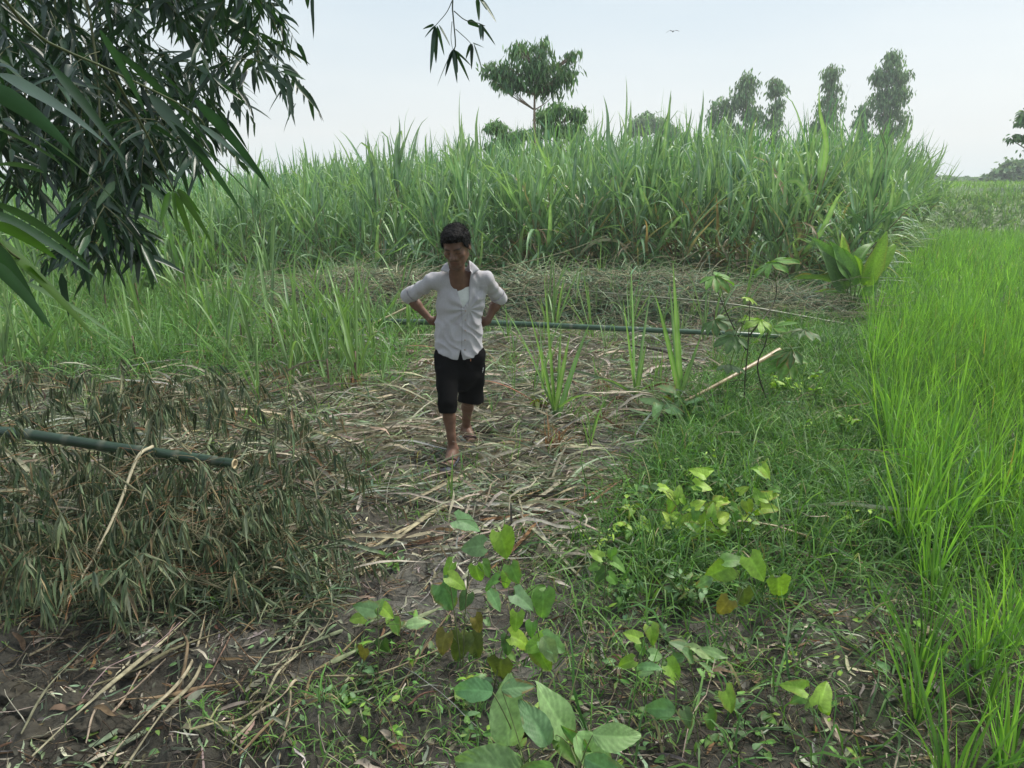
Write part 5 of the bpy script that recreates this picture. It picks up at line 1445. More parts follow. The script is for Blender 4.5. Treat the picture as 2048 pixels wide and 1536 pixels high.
# broad, canna-like plant at the corner of the field
rng = np.random.default_rng(640)
b0 = at(1700, 640); b0[2] = float(gz(b0[0], b0[1])); Yc = b0[1]
root = empty('turmeric_plant', b0, 'lush plant with tall paddle leaves between the cane and the rice', 'plant')
g = Geo(); lv = Geo()
for (bp_, tp, wd, cc) in [((1690, 560), (1684, 468), 1.0, 'yy'), ((1725, 560), (1798, 498), 1.25, 'y'), ((1700, 560), (1745, 465), 1.0, 'g'), ((1680, 550), (1640, 480), 1.2, 'g'), ((1670, 570), (1600, 545), 1.2, 'd'),
                          ((1735, 580), (1760, 545), 1.3, 'g'), ((1710, 570), (1700, 500), 1.4, 'g'), ((1690, 580), (1650, 520), 1.5, 'd'), ((1730, 570), (1775, 480), 1.2, 'y'), ((1700, 590), (1750, 590), 1.2, 'g'), ((1690, 590), (1630, 590), 1.0, 'g'),
                          ((1715, 560), (1730, 520), 1.6, 'y'), ((1700, 560), (1665, 495), 1.4, 'g'), ((1720, 600), (1770, 560), 1.3, 'g')]:
    y0 = Yc + rng.uniform(-0.15, 0.15); p0 = PY(bp_[0], bp_[1], y0); p1 = PY(tp[0], tp[1], y0 + rng.uniform(-0.25, 0.3)); d = p1 - p0; Ln = np.linalg.norm(d)
    n_ = nrm(TOCAM + ZUP * 0.4 + rng.normal(0, 0.4, 3))
    add_leaf(lv, 'canna', p0, d + ZUP * 0.1, n_, Ln * 1.05, CG[cc], rng, 1.25, sx=wd * 0.72)
    b = b0 + np.array([rng.normal(0, 0.08), rng.normal(0, 0.08), 0])
    V, Q, C, T = path_tube(spline([b, (b + p0) / 2, p0], 6), np.linspace(0.016, 0.006, 6), 6, (0.10, 0.16, 0.05)); g.add(V, Q, C, T)
g.obj('stem', M_STEM, root); lv.obj('leaves', M_HERB, root)

# soft leafy weeds in and before the cane
def leafy_weed(px, py, hpx, wpx, seed, label, cc=('g', 'y'), n=60, sz=0.07, kind='ovate', name='leafy_weed', Y=None):
    rng = np.random.default_rng(seed); b = at(px, py) if Y is None else PY(px, py, Y); b[2] = float(gz(b[0], b[1])); sc = depth(b) / FPX; h = hpx * sc; wv = wpx * sc
    root = empty(name, b, label, 'weed', 'leafy weeds'); g = Geo(); lv = Geo()
    for s in range(6):
        tp = b + np.array([rng.normal(0, wv * 0.35), rng.normal(0, wv * 0.3), h * rng.uniform(0.6, 1.0)])
        path = spline([b, (b + tp) / 2 + [0, 0, h * 0.1], tp], 10); V, Q, C, T = path_tube(path, np.linspace(0.006, 0.002, 10), 4, (0.12, 0.17, 0.06)); g.add(V, Q, C, T)
        for k_ in range(n // 6):
            p = path[rng.integers(2, 10)]; add_leaf(lv, 's' + kind, p, rdir(rng, 1, -35, 35)[0], nrm(ZUP + rng.normal(0, 0.4, 3)), sz * rng.uniform(0.6, 1.3), np.array(CG[rng.choice(cc)]) * rng.uniform(0.85, 1.15), rng)
    g.obj('stem', M_STEM, root); lv.obj('leaves', M_HERB, root)


leafy_weed(1105, 560, 120, 70, 651, 'bright leafy climber rising in front of the cane right of the man', ('yy', 'y'), 110, 0.16)
leafy_weed(1170, 560, 70, 70, 652, 'low leafy weed beside the bright climber below the cane', ('g', 'y'), 90, 0.13)
leafy_weed(300, 600, 150, 90, 653, 'dark lobed leafy weed in the cane behind the hanging bamboo tassel', ('g', 'd'), 120, 0.16, 'heart')
leafy_weed(1350, 855, 70, 110, 654, 'pale broad leaved weed crouching under the tallest cane shoot', ('b', 'd'), 46, 0.14, 'ovate')
leafy_weed(1080, 830, 50, 40, 655, 'tiny yellowish weed at the foot of the fanned cane shoot', ('y', 'o'), 20, 0.08, 'ovate')
leafy_weed(1560, 800, 70, 120, 656, 'soft green leafy weed in the grass under the sapling', ('yy', 'g'), 120, 0.06, 'ovate')
leafy_weed(790, 1150, 40, 40, 657, 'small weed seedling on open mud left of the tall heart leaved plant', ('g', 'b'), 22, 0.045, 'lance')
leafy_weed(1250, 1010, 60, 50, 658, 'small weed at the left margin of the bank grass', ('g', 'y'), 30, 0.05, 'lance')
leafy_weed(700, 1420, 50, 50, 659, 'small weed seedling on dark mud at lower centre left', ('g', 'b'), 26, 0.04, 'ovate')
leafy_weed(1740, 700, 60, 60, 660, 'dark leafy weed at the foot of the rice near the broad leaved plant', ('d', 'g'), 60, 0.08, 'lance')

_r = np.random.default_rng(661)
for i in range(22):
    wx = _r.uniform(1180, 1720); wy = _r.uniform(790, 1230)
    if wx < 1200 + (wy - 900) * -0.2 or wx > 1690: continue
    b_ = at(wx, wy); hpx = _r.uniform(0.10, 0.30) * FPX / depth(b_)
    leafy_weed(wx, wy, hpx, hpx * 0.9, 700 + i, 'small mixed weed standing in the tangled grass of the bank', ('g', 'y', 'yy') if i % 2 else ('g', 'd', 'b'), 48, _r.uniform(0.03, 0.06), ['ovate', 'lance', 'heart'][i % 3], Y=b_[1])
for o_ in COL.objects:
    if o_.get('label', '').startswith('small mixed weed'): o_['group'] = 'small weeds scattered over the bank'

# long cut blades lying in the lower left foreground, each one a thing
rng = np.random.default_rng(670)
LB = [([(70, 1545), (200, 1430), (320, 1300), (395, 1215)], 0.013, (0.36, 0.33, 0.22), 'long straw blade running from the bottom left corner up to the fallen branches'),
      ([(110, 1545), (230, 1450), (350, 1355), (430, 1290)], 0.016, (0.20, 0.26, 0.17), 'long grey green blade beside the corner straw blade'),
      ([(180, 1545), (290, 1440), (380, 1330), (420, 1190)], 0.011, (0.40, 0.35, 0.24), 'straw blade bending up toward the heap of wilted branches'),
      ([(250, 1545), (330, 1440), (395, 1340), (430, 1210)], 0.012, (0.30, 0.27, 0.18), 'thin straw blade parallel to its bent neighbour'),
      ([(130, 1560), (250, 1470), (370, 1400), (470, 1385)], 0.015, (0.22, 0.27, 0.18), 'greenish blade curving right near the bottom left'),
      ([(560, 1540), (580, 1460), (582, 1400), (565, 1360)], 0.007, (0.30, 0.26, 0.17), 'thin curved stem standing over dark mud at lower left centre'),
      ([(480, 1520), (560, 1450), (640, 1390), (690, 1360)], 0.007, (0.24, 0.17, 0.10), 'thin brown stick lying slantwise at lower left centre'),
      ([(240, 1385), (330, 1375), (430, 1350), (640, 1345)], 0.014, (0.28, 0.20, 0.12), 'long brown dead leaf arching level across the lower left mud'),
      ([(610, 1095), (640, 1050), (665, 1010), (660, 960)], 0.012, (0.36, 0.33, 0.26), 'pale crooked straw stem on bare mud left of the path'),
      ([(720, 1150), (800, 1080), (880, 1020), (960, 985)], 0.024, (0.38, 0.34, 0.22), 'wide pale straw blade lying diagonally toward the feet'),
      ([(700, 1130), (790, 1075), (860, 1030), (900, 995)], 0.015, (0.42, 0.37, 0.24), 'narrow straw blade alongside the wide diagonal one'),
      ([(1000, 1010), (1090, 975), (1170, 950), (1250, 930)], 0.022, (0.34, 0.24, 0.13), 'brown straw blade lying right of the front foot'),
      ([(960, 1040), (1080, 1020), (1180, 990), (1230, 960)], 0.020, (0.26, 0.15, 0.08), 'reddish brown dead leaf lying right of the path'),
      ([(640, 1330), (740, 1290), (830, 1240), (900, 1215)], 0.022, (0.28, 0.32, 0.18), 'pale green split stalk lying beside the small round leaved plant'),
      ([(560, 1300), (660, 1275), (760, 1240), (840, 1225)], 0.014, (0.22, 0.25, 0.15), 'thin green stalk lying above the split one')]
GLB = 'thin dry stalk lying among others on the dark mud at lower left'
for _ in range(22):
    a0, b0_ = rng.uniform(20, 760), rng.uniform(1270, 1530); an_ = rng.normal(0.75, 0.45); ln = rng.uniform(90, 300); bw = rng.normal(0, 22)
    LB.append(([(a0, b0_), (a0 + ln * .33 * math.cos(an_) + bw, b0_ - ln * .33 * math.sin(an_)), (a0 + ln * .66 * math.cos(an_) + bw, b0_ - ln * .66 * math.sin(an_)), (a0 + ln * math.cos(an_), b0_ - ln * math.sin(an_))],
               rng.uniform(0.004, 0.012), tuple(pal(rng, 1, [(0.34, 0.30, 0.2), (0.22, 0.17, 0.11), (0.2, 0.24, 0.15)], [3, 2, 1])[0]), GLB))
for pts, wd, c, lb in LB:
    w3 = []
    for i, (a, b) in enumerate(pts):
        p = at(a, b, 0.03); p[2] = float(gz(p[0], p[1])) + 0.018 + 0.03 * math.sin(i * 1.3 + wd * 900) ** 2; w3.append(p)
    pth = spline(w3, 26); T_ = nrm(np.gradient(pth, axis=0)); s = nrm(np.cross(T_, ZUP)); u = np.linspace(0, 1, 26)[:, None]
    hw = wd * 0.5 * (1 - u ** 5) * np.minimum(1, 0.5 + 4 * u) + 0.001; tw_ = 0.7 * np.sin(u * 9 + wd * 500)
    s2 = s * np.cos(tw_) + ZUP * np.sin(tw_)
    g = Geo()
    top = np.stack([pth - s2 * hw, pth + ZUP * 0.004, pth + s2 * hw], 1); bot = top - [0, 0, 0.003]
    V = np.concatenate([top.reshape(-1, 3), bot.reshape(-1, 3)]); Q = []
    for k_ in range(25):
        for j in range(2):
            a = k_ * 3 + j; Q.append((a, a + 1, a + 4, a + 3)); Q.append((78 + a + 3, 78 + a + 4, 78 + a + 1, 78 + a))
        Q.append((k_ * 3, k_ * 3 + 3, 78 + k_ * 3 + 3, 78 + k_ * 3)); Q.append((k_ * 3 + 2, 78 + k_ * 3 + 2, 78 + k_ * 3 + 5, k_ * 3 + 5))
    cc = np.asarray(c) * (1 + 0.15 * np.sin(np.arange(len(V)) * 1.7))[:, None]
    g.add(V, Q, cc); tag(g.obj('cane_leaf', M_DRY, loc=pth[0]), lb, 'fallen leaf' if lb != GLB else 'stalk', 'long cut leaves on the ground' if lb != GLB else 'thin stalks on the lower left mud')
# ------------------------------------------------------------------ the man
def surfnet(f, lo, hi, h, bs=12, slack=1.7):
    """surface of the signed distance f (points (n,3) -> (n,)) as a quad mesh"""
    lo = np.asarray(lo, float); hi = np.asarray(hi, float)
    nb = np.ceil((hi - lo) / (h * bs)).astype(int); N = nb * bs + 1
    Vv = np.ones(N, np.float32)
    bi = np.stack(np.meshgrid(*[np.arange(k) for k in nb], indexing='ij'), -1).reshape(-1, 3)
    cen = lo + (bi + 0.5) * bs * h; fc = f(cen); R = bs * h * 0.87 * slack
    l = np.stack(np.meshgrid(*[np.arange(bs + 1)] * 3, indexing='ij'), -1).reshape(-1, 3)
    for b, v in zip(bi, fc):
        if v < -R:
            Vv[b[0] * bs:b[0] * bs + bs + 1, b[1] * bs:b[1] * bs + bs + 1, b[2] * bs:b[2] * bs + bs + 1] = -1
    act = bi[np.abs(fc) <= R]
    for c0 in range(0, len(act), 200):
        bb = act[c0:c0 + 200]; idx = (bb[:, None] * bs + l[None]).reshape(-1, 3)
        Vv[idx[:, 0], idx[:, 1], idx[:, 2]] = f(lo + idx * h)
    s = Vv < 0
    cnt = np.zeros(N - 1, np.int8)
    for dx in (0, 1):
        for dy in (0, 1):
            for dz in (0, 1): cnt += s[dx:N[0] - 1 + dx, dy:N[1] - 1 + dy, dz:N[2] - 1 + dz]
    cells = np.argwhere((cnt > 0) & (cnt < 8)); ID = -np.ones(N - 1, np.int64); ID[cells[:, 0], cells[:, 1], cells[:, 2]] = np.arange(len(cells))
    acc = np.zeros((len(cells), 3)); num = np.zeros(len(cells)); CR = [np.array(c) for c in np.ndindex(2, 2, 2)]
    for a in CR:
        for ax in range(3):
            if a[ax]: continue
            b = a.copy(); b[ax] = 1; ia = cells + a; ib = cells + b
            va = Vv[ia[:, 0], ia[:, 1], ia[:, 2]]; vb = Vv[ib[:, 0], ib[:, 1], ib[:, 2]]; m = (va < 0) != (vb < 0)
            t = np.where(m, va / np.where(m, va - vb, 1), 0); acc += np.where(m[:, None], a + (b - a) * t[:, None], 0); num += m
    P = lo + (cells + acc / num[:, None]) * h
    Qs = []
    for ax in range(3):
        u, v = (ax + 1) % 3, (ax + 2) % 3
        sl0 = [slice(None)] * 3; sl1 = [slice(None)] * 3; sl0[ax] = slice(0, -1); sl1[ax] = slice(1, None)
        e = np.argwhere(s[tuple(sl0)] != s[tuple(sl1)])
        e = e[(e[:, u] > 0) & (e[:, v] > 0) & (e[:, u] < N[u] - 1) & (e[:, v] < N[v] - 1)]
        def cid(du, dv):
            q = e.copy(); q[:, u] -= du; q[:, v] -= dv; return ID[q[:, 0], q[:, 1], q[:, 2]]
        q = np.stack([cid(1, 1), cid(0, 1), cid(0, 0), cid(1, 0)], -1); ins = s[e[:, 0], e[:, 1], e[:, 2]]
        q[~ins] = q[~ins][:, ::-1]; Qs.append(q[(q >= 0).all(1)])
    return P, np.concatenate(Qs)


def cap(q, a, b, ra, rb):
    a = np.asarray(a, float); b = np.asarray(b, float); ba = b - a; t = np.clip((q - a) @ ba / (ba @ ba), 0, 1)
    return np.linalg.norm(q - a - t[:, None] * ba, axis=1) - (ra + (rb - ra) * t)


def capt(q, a, b):
    ba = np.asarray(b) - np.asarray(a); return (q - a) @ ba / (ba @ ba)


def ell(q, c, r):
    r = np.asarray(r, float); p = q - c; k0 = np.linalg.norm(p / r, axis=1); k1 = np.linalg.norm(p / (r * r), axis=1)
    return k0 * (k0 - 1) / np.maximum(k1, 1e-6)


def smin(a, b, k):
    h = np.clip(0.5 + 0.5 * (b - a) / k, 0, 1); return b * (1 - h) + a * h - k * h * (1 - h)


def smax(a, b, k): return -smin(-a, -b, k)


def pcol(C, m, c):  # blend colour c by weight m
    return C * (1 - m[:, None]) + np.asarray(c)[None] * m[:, None]


J = dict(neck=PY(915, 556, 5.06), neckt=PY(913, 520, 5.00), shL=PY(863, 561, 5.08), shR=PY(974, 558, 5.10), elL=PY(817, 592, 5.21), elR=PY(998, 596, 5.25),
         wrL=PY(862, 641, 5.20), wrR=PY(975, 642, 5.22), hiL=PY(899, 712, 5.10), hiR=PY(939, 710, 5.13), knL=PY(895, 812, 4.93), knR=PY(936, 798, 5.22),
         anL=PY(906, 908, 4.95), anR=PY(932, 866, 5.43))
foL = at(893, 938, 0.02); foR = at(953, 890, 0.02)
base_p = np.array([J['hiL'][0] + 0.05, 5.1, float(gz(-0.38, 5.1))])
zL = float(gz(foL[0], foL[1])) + 0.055; zR = float(gz(foR[0], foR[1])) + 0.055
J['anL'][2] = zL + 0.085; J['anR'][2] = zR + 0.085
HC = PY(912.5, 493, 4.965)                      # head centre
yaw, pit, rol = math.radians(-14), math.radians(24), math.radians(-3)
RH = (Matrix.Rotation(yaw, 3, 'Z') @ Matrix.Rotation(rol, 3, 'Y') @ Matrix.Rotation(pit, 3, 'X'))
RHn = np.array(RH); HS = 1.13


def tohead(q):  # head local: x image right, y BACK (face looks to -y), z up
    return (q - HC) @ RHn / HS


def head_sdf(q):
    p = tohead(q)
    d = ell(p, (0, .012, .030), (.074, .094, .086))
    d = smin(d, ell(p, (0, -.018, -.030), (.060, .068, .078)), .03)
    d = smin(d, cap(p, (-.045, .005, -.055), (-.018, -.062, -.092), .020, .018), .025)
    d = smin(d, cap(p, (.045, .005, -.055), (.018, -.062, -.092), .020, .018), .025)
    d = smin(d, ell(p, (0, -.070, -.096), (.021, .017, .017)), .02)           # chin
    d = smin(d, cap(p, (-.034, -.074, .020), (.034, -.074, .020), .010, .010), .018)  # brow
    for s in (-1, 1):
        d = smin(d, ell(p, (s * .044, -.058, -.022), (.016, .016, .016)), .022)  # cheekbone
        d = smax(d, -ell(p, (s * .030, -.098, .000), (.020, .020, .012)), .012)   # socket
        d = smin(d, ell(p, (s * .030, -.069, .000), (.0145, .0135, .012)), .004)  # lid over eyeball
        d = smin(d, ell(p, (s * .077, .012, -.004), (.008, .019, .032)), .008)    # ear
        d = smax(d, -ell(p, (s * .084, .008, .002), (.006, .009, .016)), .004)
    n_ = cap(p, (0, -.080, .012), (0, -.104, -.026), .0075, .0115)
    for s in (-1, 1): n_ = smin(n_, ell(p, (s * .013, -.090, -.031), (.010, .011, .009)), .008)
    d = smin(d, n_, .010)
    d = smin(d, ell(p, (0, -.078, -.058), (.030, .014, .022)), .015)
    d = smin(d, cap(p, (-.020, -.084, -.0565), (.020, -.084, -.0565), .0055, .0055), .005)
    d = smin(d, cap(p, (-.017, -.083, -.069), (.017, -.083, -.069), .0068, .0068), .005)
    d = smax(d, -cap(p, (-.023, -.0935, -.0628), (.023, -.0935, -.0628), .002, .002), .003)
    return d * HS * 0.9


def hand(q, wr, d0, out, n_, k=1.0):
    """palm with five separate fingers laid round the waist. d0 finger direction, out = thumb side, n_ = palm normal towards the body"""
    d0 = nrm(d0); out = nrm(out); pc = wr + d0 * 0.045
    r = cap(q, wr, wr + d0 * 0.02, .025, .026)
    for i in range(4):
        o = out * (0.030 - 0.020 * i)
        kn = wr + d0 * (0.092 - 0.004 * i * i * .5) + o * 0.92
        r = smin(r, cap(q, wr + d0 * 0.012 + o * 0.6, kn, .0145, .0105), .010)
        ln = (0.072, 0.080, 0.074, 0.058)[i]
        a = kn + d0 * ln * .42 + n_ * 0.010; b = a + nrm(d0 + n_ * .8) * ln * .32; c = b + nrm(d0 + n_ * 1.2) * ln * .28
        f = np.minimum(np.minimum(cap(q, kn, a, .0090, .0085), cap(q, a, b, .0085, .0078)), cap(q, b, c, .0078, .0065))
        r = smin(r, f, .003)
    t0 = wr + d0 * 0.03 + out * 0.022; t1 = t0 + nrm(d0 * .6 + out) * .040; t2 = t1 + nrm(d0 + out * .5) * .030
    r = smin(r, cap(q, t0, t1, .0135, .0105), .008); r = smin(r, cap(q, t1, t2, .0100, .0080), .004)
    return r


def foot(q, an, toe, z0):
    f = nrm([toe[0] - an[0], toe[1] - an[1], 0]); s = nrm(np.cross(f, ZUP)); A = np.array([an[0], an[1], z0])
    heel = A - f * .045; ball = heel + f * .175
    r = smin(cap(q, an, A + f * .0 + ZUP * .045, .036, .036), cap(q, heel + ZUP * .030, A + f * .04 + ZUP * .034, .029, .034), .03)
    r = smin(r, cap(q, A + f * .02 + ZUP * .048, ball + ZUP * .018, .036, .020), .03)
    for k, w_ in ((-1, .0), (1, .0)): r = smin(r, cap(q, A + f * .03 + s * k * .012 + ZUP * .022, ball + s * k * .026 + ZUP * .013, .024, .017), .02)
    side = 1 if toe is foL else -1
    for i in range(5):
        o = side * (0.034 - 0.0165 * i); ln = (.052, .047, .041, .035, .028)[i]; rr = (.0135, .010, .0092, .0086, .008)[i]
        a = ball + s * o * 0.95 + ZUP * .015 - f * (0.006 * i); b = a + f * ln * .55 + ZUP * .003; c = a + f * ln - ZUP * .004
        r = smin(r, np.minimum(cap(q, a, b, rr, rr), cap(q, b, c, rr, rr * .95)), .004)
    r = smin(r, ell(q, an + s * .030 - ZUP * .006, (.014, .016, .014)), .01); r = smin(r, ell(q, an - s * .030 - ZUP * .006, (.014, .016, .014)), .01)
    return smax(r, -(q[:, 2] - z0), .004)


def sc_cap(q, a, b, ra, rb, cy, k):
    """capsule flattened in depth (y) about cy by 1/k"""
    q2 = q.copy(); q2[:, 1] = cy + (q[:, 1] - cy) * k
    a = np.array(a); b = np.array(b); a = a.copy(); b = b.copy(); a[1] = cy + (a[1] - cy) * k; b[1] = cy + (b[1] - cy) * k
    return cap(q2, a, b, ra, rb) / (1 + (k - 1) * 0.55)


TC = 5.115
tx = lambda px, py: PY(px, py, TC)


def torso(q, off=0.0):
    d = sc_cap(q, tx(918, 700), tx(919, 655), .150 + off, .140 + off, TC, 1.5)
    d = smin(d, sc_cap(q, tx(919, 650), tx(921, 596), .138 + off, .160 + off, TC, 1.5), .05)
    d = smin(d, sc_cap(q, tx(921, 596), tx(919, 572), .158 + off, .128 + off, TC, 1.45), .05)
    d = smin(d, cap(q, J['shL'] + [.012, 0, .004], J['neck'] + [-.025, .02, .004], .046 + off, .052 + off), .05)
    d = smin(d, cap(q, J['shR'] - [.012, 0, -.004], J['neck'] + [.025, .02, .004], .046 + off, .052 + off), .05)
    return d


hL_dir = nrm(PY(905, 650, 5.245) - J['wrL']); hR_dir = nrm(PY(935, 652, 5.245) - J['wrR'])


def mid_(a, b, t): return a + (b - a) * t


def body_sdf(q):
    d = torso(q, -0.022)
    d = smin(d, cap(q, J['neck'] - [0, 0, .02], J['neckt'], .057, .052), .03)
    d = smin(d, cap(q, J['neck'] + [0, .02, -.02], J['neck'] + [0, .045, -.1], .070, .060), .03)
    d = smin(d, head_sdf(q), .018)
    for s in ('L', 'R'):
        sh, el_, wr = J['sh' + s], J['el' + s], J['wr' + s]
        d = smin(d, cap(q, sh, el_, .038, .036), .03)
        d = smin(d, cap(q, el_, mid_(el_, wr, .35), .036, .038), .012)
        d = smin(d, cap(q, mid_(el_, wr, .3), wr, .035, .022), .015)
    d = smin(d, hand(q, J['wrL'], hL_dir, nrm([0.1, -0.3, 1]), nrm([.1, -1, 0])), .015)
    d = smin(d, hand(q, J['wrR'], hR_dir, nrm([-.1, -0.3, 1]), nrm([-.1, -1, 0])), .015)
    for s, toe, z0 in (('L', foL, zL), ('R', foR, zR)):
        hi, kn, an = J['hi' + s], J['kn' + s], J['an' + s]
        d = smin(d, cap(q, hi, kn, .070, .046), .03)
        d = smin(d, ell(q, kn + [0, -.004, 0], (.038, .040, .050)), .02)
        m = mid_(kn, an, .30) + [0, .018, 0]
        d = smin(d, cap(q, kn, m, .039, .043), .02)
        d = smin(d, cap(q, m, mid_(kn, an, .72), .043, .030), .02)
        d = smin(d, cap(q, mid_(kn, an, .70), an, .031, .030), .015)
        d = smin(d, foot(q, an, toe, z0), .012)
    return d


SK = np.array([0.155, 0.080, 0.052])
P_, Q_ = surfnet(body_sdf, (base_p[0] - .55, 4.55, -0.06), (base_p[0] + .60, 5.72, 1.78), 0.0045)
print('body verts', len(P_))
C_ = np.broadcast_to(SK, P_.shape).copy()
C_ *= (1 + 0.5 * fbm(P_[:, 0] * 30, P_[:, 1] * 30, P_[:, 2] * 30, s=2))[:, None]
hp = tohead(P_); isface = (np.linalg.norm((P_ - HC), axis=1) < .2) & (hp[:, 1] < 0)
gs = lambda x, y, sx, sy: np.exp(-((hp[:, 0] - x) / sx) ** 2 - ((hp[:, 2] - y) / sy) ** 2) * isface
brow = np.zeros(len(P_)); lid = brow.copy()
for s in (-1, 1):
    for u in np.linspace(0, 1, 6): brow = np.maximum(brow, gs(s * (.016 + .030 * u), .0215 + .004 * math.sin(u * 2.6), .006, .0038))
    for u in np.linspace(-1, 1, 7): lid = np.maximum(lid, gs(s * .030 + u * .013, -.0035 - .0008 * (1 - u * u), .004, .0022))
C_ = pcol(C_, np.clip(brow * 1.1, 0, .92), (0.012, 0.010, 0.009))
C_ = pcol(C_, np.clip(lid * 1.1, 0, .9), (0.012, 0.009, 0.008))
mus = np.zeros(len(P_))
for u in np.linspace(-1, 1, 9): mus = np.maximum(mus, gs(u * .024, -.047 - .005 * u * u, .005, .0042))
C_ = pcol(C_, np.clip(mus * .75, 0, .7), (0.02, 0.014, 0.012))
C_ = pcol(C_, np.clip(gs(0, -.063, .022, .010), 0, .55), (0.20, 0.075, 0.055))
C_ = pcol(C_, np.clip(gs(0, -.0628, .022, .0022) * 1.2, 0, .85), (0.04, 0.015, 0.012))
C_ = pcol(C_, np.clip((hp[:, 2] < -.07) * gs(0, -.10, .04, .03) * .35, 0, .3), (0.06, 0.035, 0.028))
for an, toe, z0 in ((J['anL'], foL, zL), (J['anR'], foR, zR)):
    f = nrm([toe[0] - an[0], toe[1] - an[1], 0]); u = (P_ - an) @ f; m = sstep(.165, .18, u) * (P_[:, 2] < z0 + .04) * (P_[:, 2] > z0 + .017) * (np.linalg.norm(P_ - an, axis=1) < .25)
    C_ = pcol(C_, m * .35, (0.42, 0.27, 0.2))
    C_ = pcol(C_, np.clip(sstep(.10, .0, P_[:, 2] - z0) * (np.linalg.norm((P_ - an)[:, :2], axis=1) < .26) * .30, 0, 1), (0.20, 0.16, 0.12))
M_SKIN = surf_mat('skin', 0.52, 0.40, 0.15, 160, 0.14)
man = empty('person', base_p, 'man in white shirt and black shorts stepping forward, hands on hips, looking down', 'person')
g = Geo(); g.add(P_, Q_, C_); g.obj('body', M_SKIN, man)

# hair
def hair_sdf(q):
    p = tohead(q)
    nz = 0.004 * (vnoise(p[:, 0] * 55, p[:, 1] * 55, p[:, 2] * 40, 5) - .5) + 0.0035 * (vnoise(p[:, 0] * 160, p[:, 1] * 160, p[:, 2] * 90, 6) - .5)
    d = ell(p, (0, .012, .036), (.084, .104, .098)) - nz * 1.7
    d = smin(d, ell(p, (.004, -.050, .094), (.062, .050, .032)) - nz * 2, .02)
    line = np.interp(np.abs(p[:, 0]), [0, .045, .062, .072, .09], [.066, .064, .050, .012, .0])
    front = np.where(p[:, 1] < -0.010, line - p[:, 2], -1)
    sidel = np.interp(p[:, 1], [-.06, -.035, -.02, .0, .03, .06, .12], [.05, .03, -.022, .020, -.03, -.05, -.055])
    cut = np.where(p[:, 1] < -.03, line, np.where(p[:, 1] > -.012, sidel, line * ((-.012 - p[:, 1]) / .018) + sidel * ((p[:, 1] + .03) / .018))) - p[:, 2]
    return smax(d, cut * .8, .006) * HS * .8


P_, Q_ = surfnet(hair_sdf, HC - [.14, .16, .13], HC + [.14, .18, .2], 0.004)
M_HAIR = surf_mat('hair', 0.7, 0.15, 0.5, 240, 0.3, base=(0.010, 0.009, 0.009))
g = Geo(); g.add(P_, Q_, (0.014, 0.012, 0.012)); ho = g.obj('hair', M_HAIR, man)
rng = np.random.default_rng(7)
i = rng.integers(0, len(P_), 5200); n_ = nrm(P_[i] - HC); pl = tohead(P_[i])
flow = nrm(n_ * 0.7 + RHn @ np.array([0.15, -0.35, 0.1]) * 0.8 + rng.normal(0, .25, n_.shape))
g = Geo(); g.add(*blades(P_[i] - n_ * .004, flow, rng.uniform(.010, .022, len(i)), .0016, .6, 3, 'grass', .1, (0.015, 0.013, 0.013), roll=1, across=2, rng=rng))
hs = g.obj('hair_strands', M_HAIR, man); hs.parent = ho; hs.name = 'strands'

# shirt ---------------------------------------------------------------
def foldn(q, s=0):
    x, y, z = q[:, 0] - base_p[0], q[:, 1] - TC, q[:, 2]
    w1 = fbm(x * 5, y * 5, z * 5, 2, 40 + s)
    a = np.sin((z * 38 + x * 26 + w1 * 16)) * sstep(.9, .5, np.abs(z - .88) * 5)        # diagonal drags at the waist
    b = np.sin((z * 60 - x * 18 + w1 * 14)) * sstep(.12, .0, np.abs(z - .80))
    c = np.sin((x * 75 + w1 * 18 + z * 10)) * sstep(.0, .12, z - 1.12) * .45
    e = vnoise(x * 22 + w1 * 5, y * 14, z * 11, 44 + s) - .5
    bx, bz = x + base_p[0] - PY(926, 0, 5.0)[0], z - PY(0, 620, 5.0)[2]
    r_ = np.hypot(bx, bz); an = np.arctan2(bz, bx)
    rad = np.sin(an * 11 + w1 * 9) * sstep(.0, .05, r_) * sstep(.26, .10, r_) * (y < 0) * .0042
    arm = np.sin((np.abs(x) * 60 + z * 48 + w1 * 12)) * sstep(.09, .15, np.abs(x)) * sstep(.12, .02, np.abs(z - 1.20)) * .0035
    return rad + arm + 0.0055 * (1 - np.abs(a)) * 1.6 * sstep(.9, .5, np.abs(z - .88) * 5) + 0.003 * b + 0.0050 * c + 0.018 * e - .003


FX0 = lambda z: np.interp(z, [.70, .86, 1.02, 1.40], [tx(923, 712)[0], tx(925, 660)[0], tx(926, 618)[0], tx(918, 545)[0]])
zV = float(PY(926, 617, 4.99)[2])
zc = float(PY(915, 545, 5.0)[2])
VL = lambda z: np.interp(z, [zV, zV + .09, zV + .17, zc, zc + .08], [PY(926, 617, 5.0)[0], PY(917, 590, 5.0)[0], PY(909, 565, 5.0)[0], PY(901, 545, 5.0)[0], PY(893, 515, 5.)[0]])
VR = lambda z: np.interp(z, [zV, zV + .055, zV + .13, zc, zc + .08], [PY(926, 617, 5.0)[0], PY(938, 600, 5.0)[0], PY(937, 575, 5.0)[0], PY(941, 545, 5.0)[0], PY(943, 515, 5.)[0]])
hemz = lambda x, y: np.interp(x, [tx(868, 700)[0], tx(880, 706)[0], tx(905, 712)[0], tx(918, 714)[0], tx(923, 694)[0], tx(928, 714)[0], tx(950, 710)[0], tx(968, 700)[0]],
                              [tx(0, 690)[2], tx(0, 703)[2], tx(0, 711)[2], tx(0, 713)[2], tx(0, 692)[2], tx(0, 712)[2], tx(0, 710)[2], tx(0, 692)[2]])
cuff_t = {'L': .98, 'R': .98}


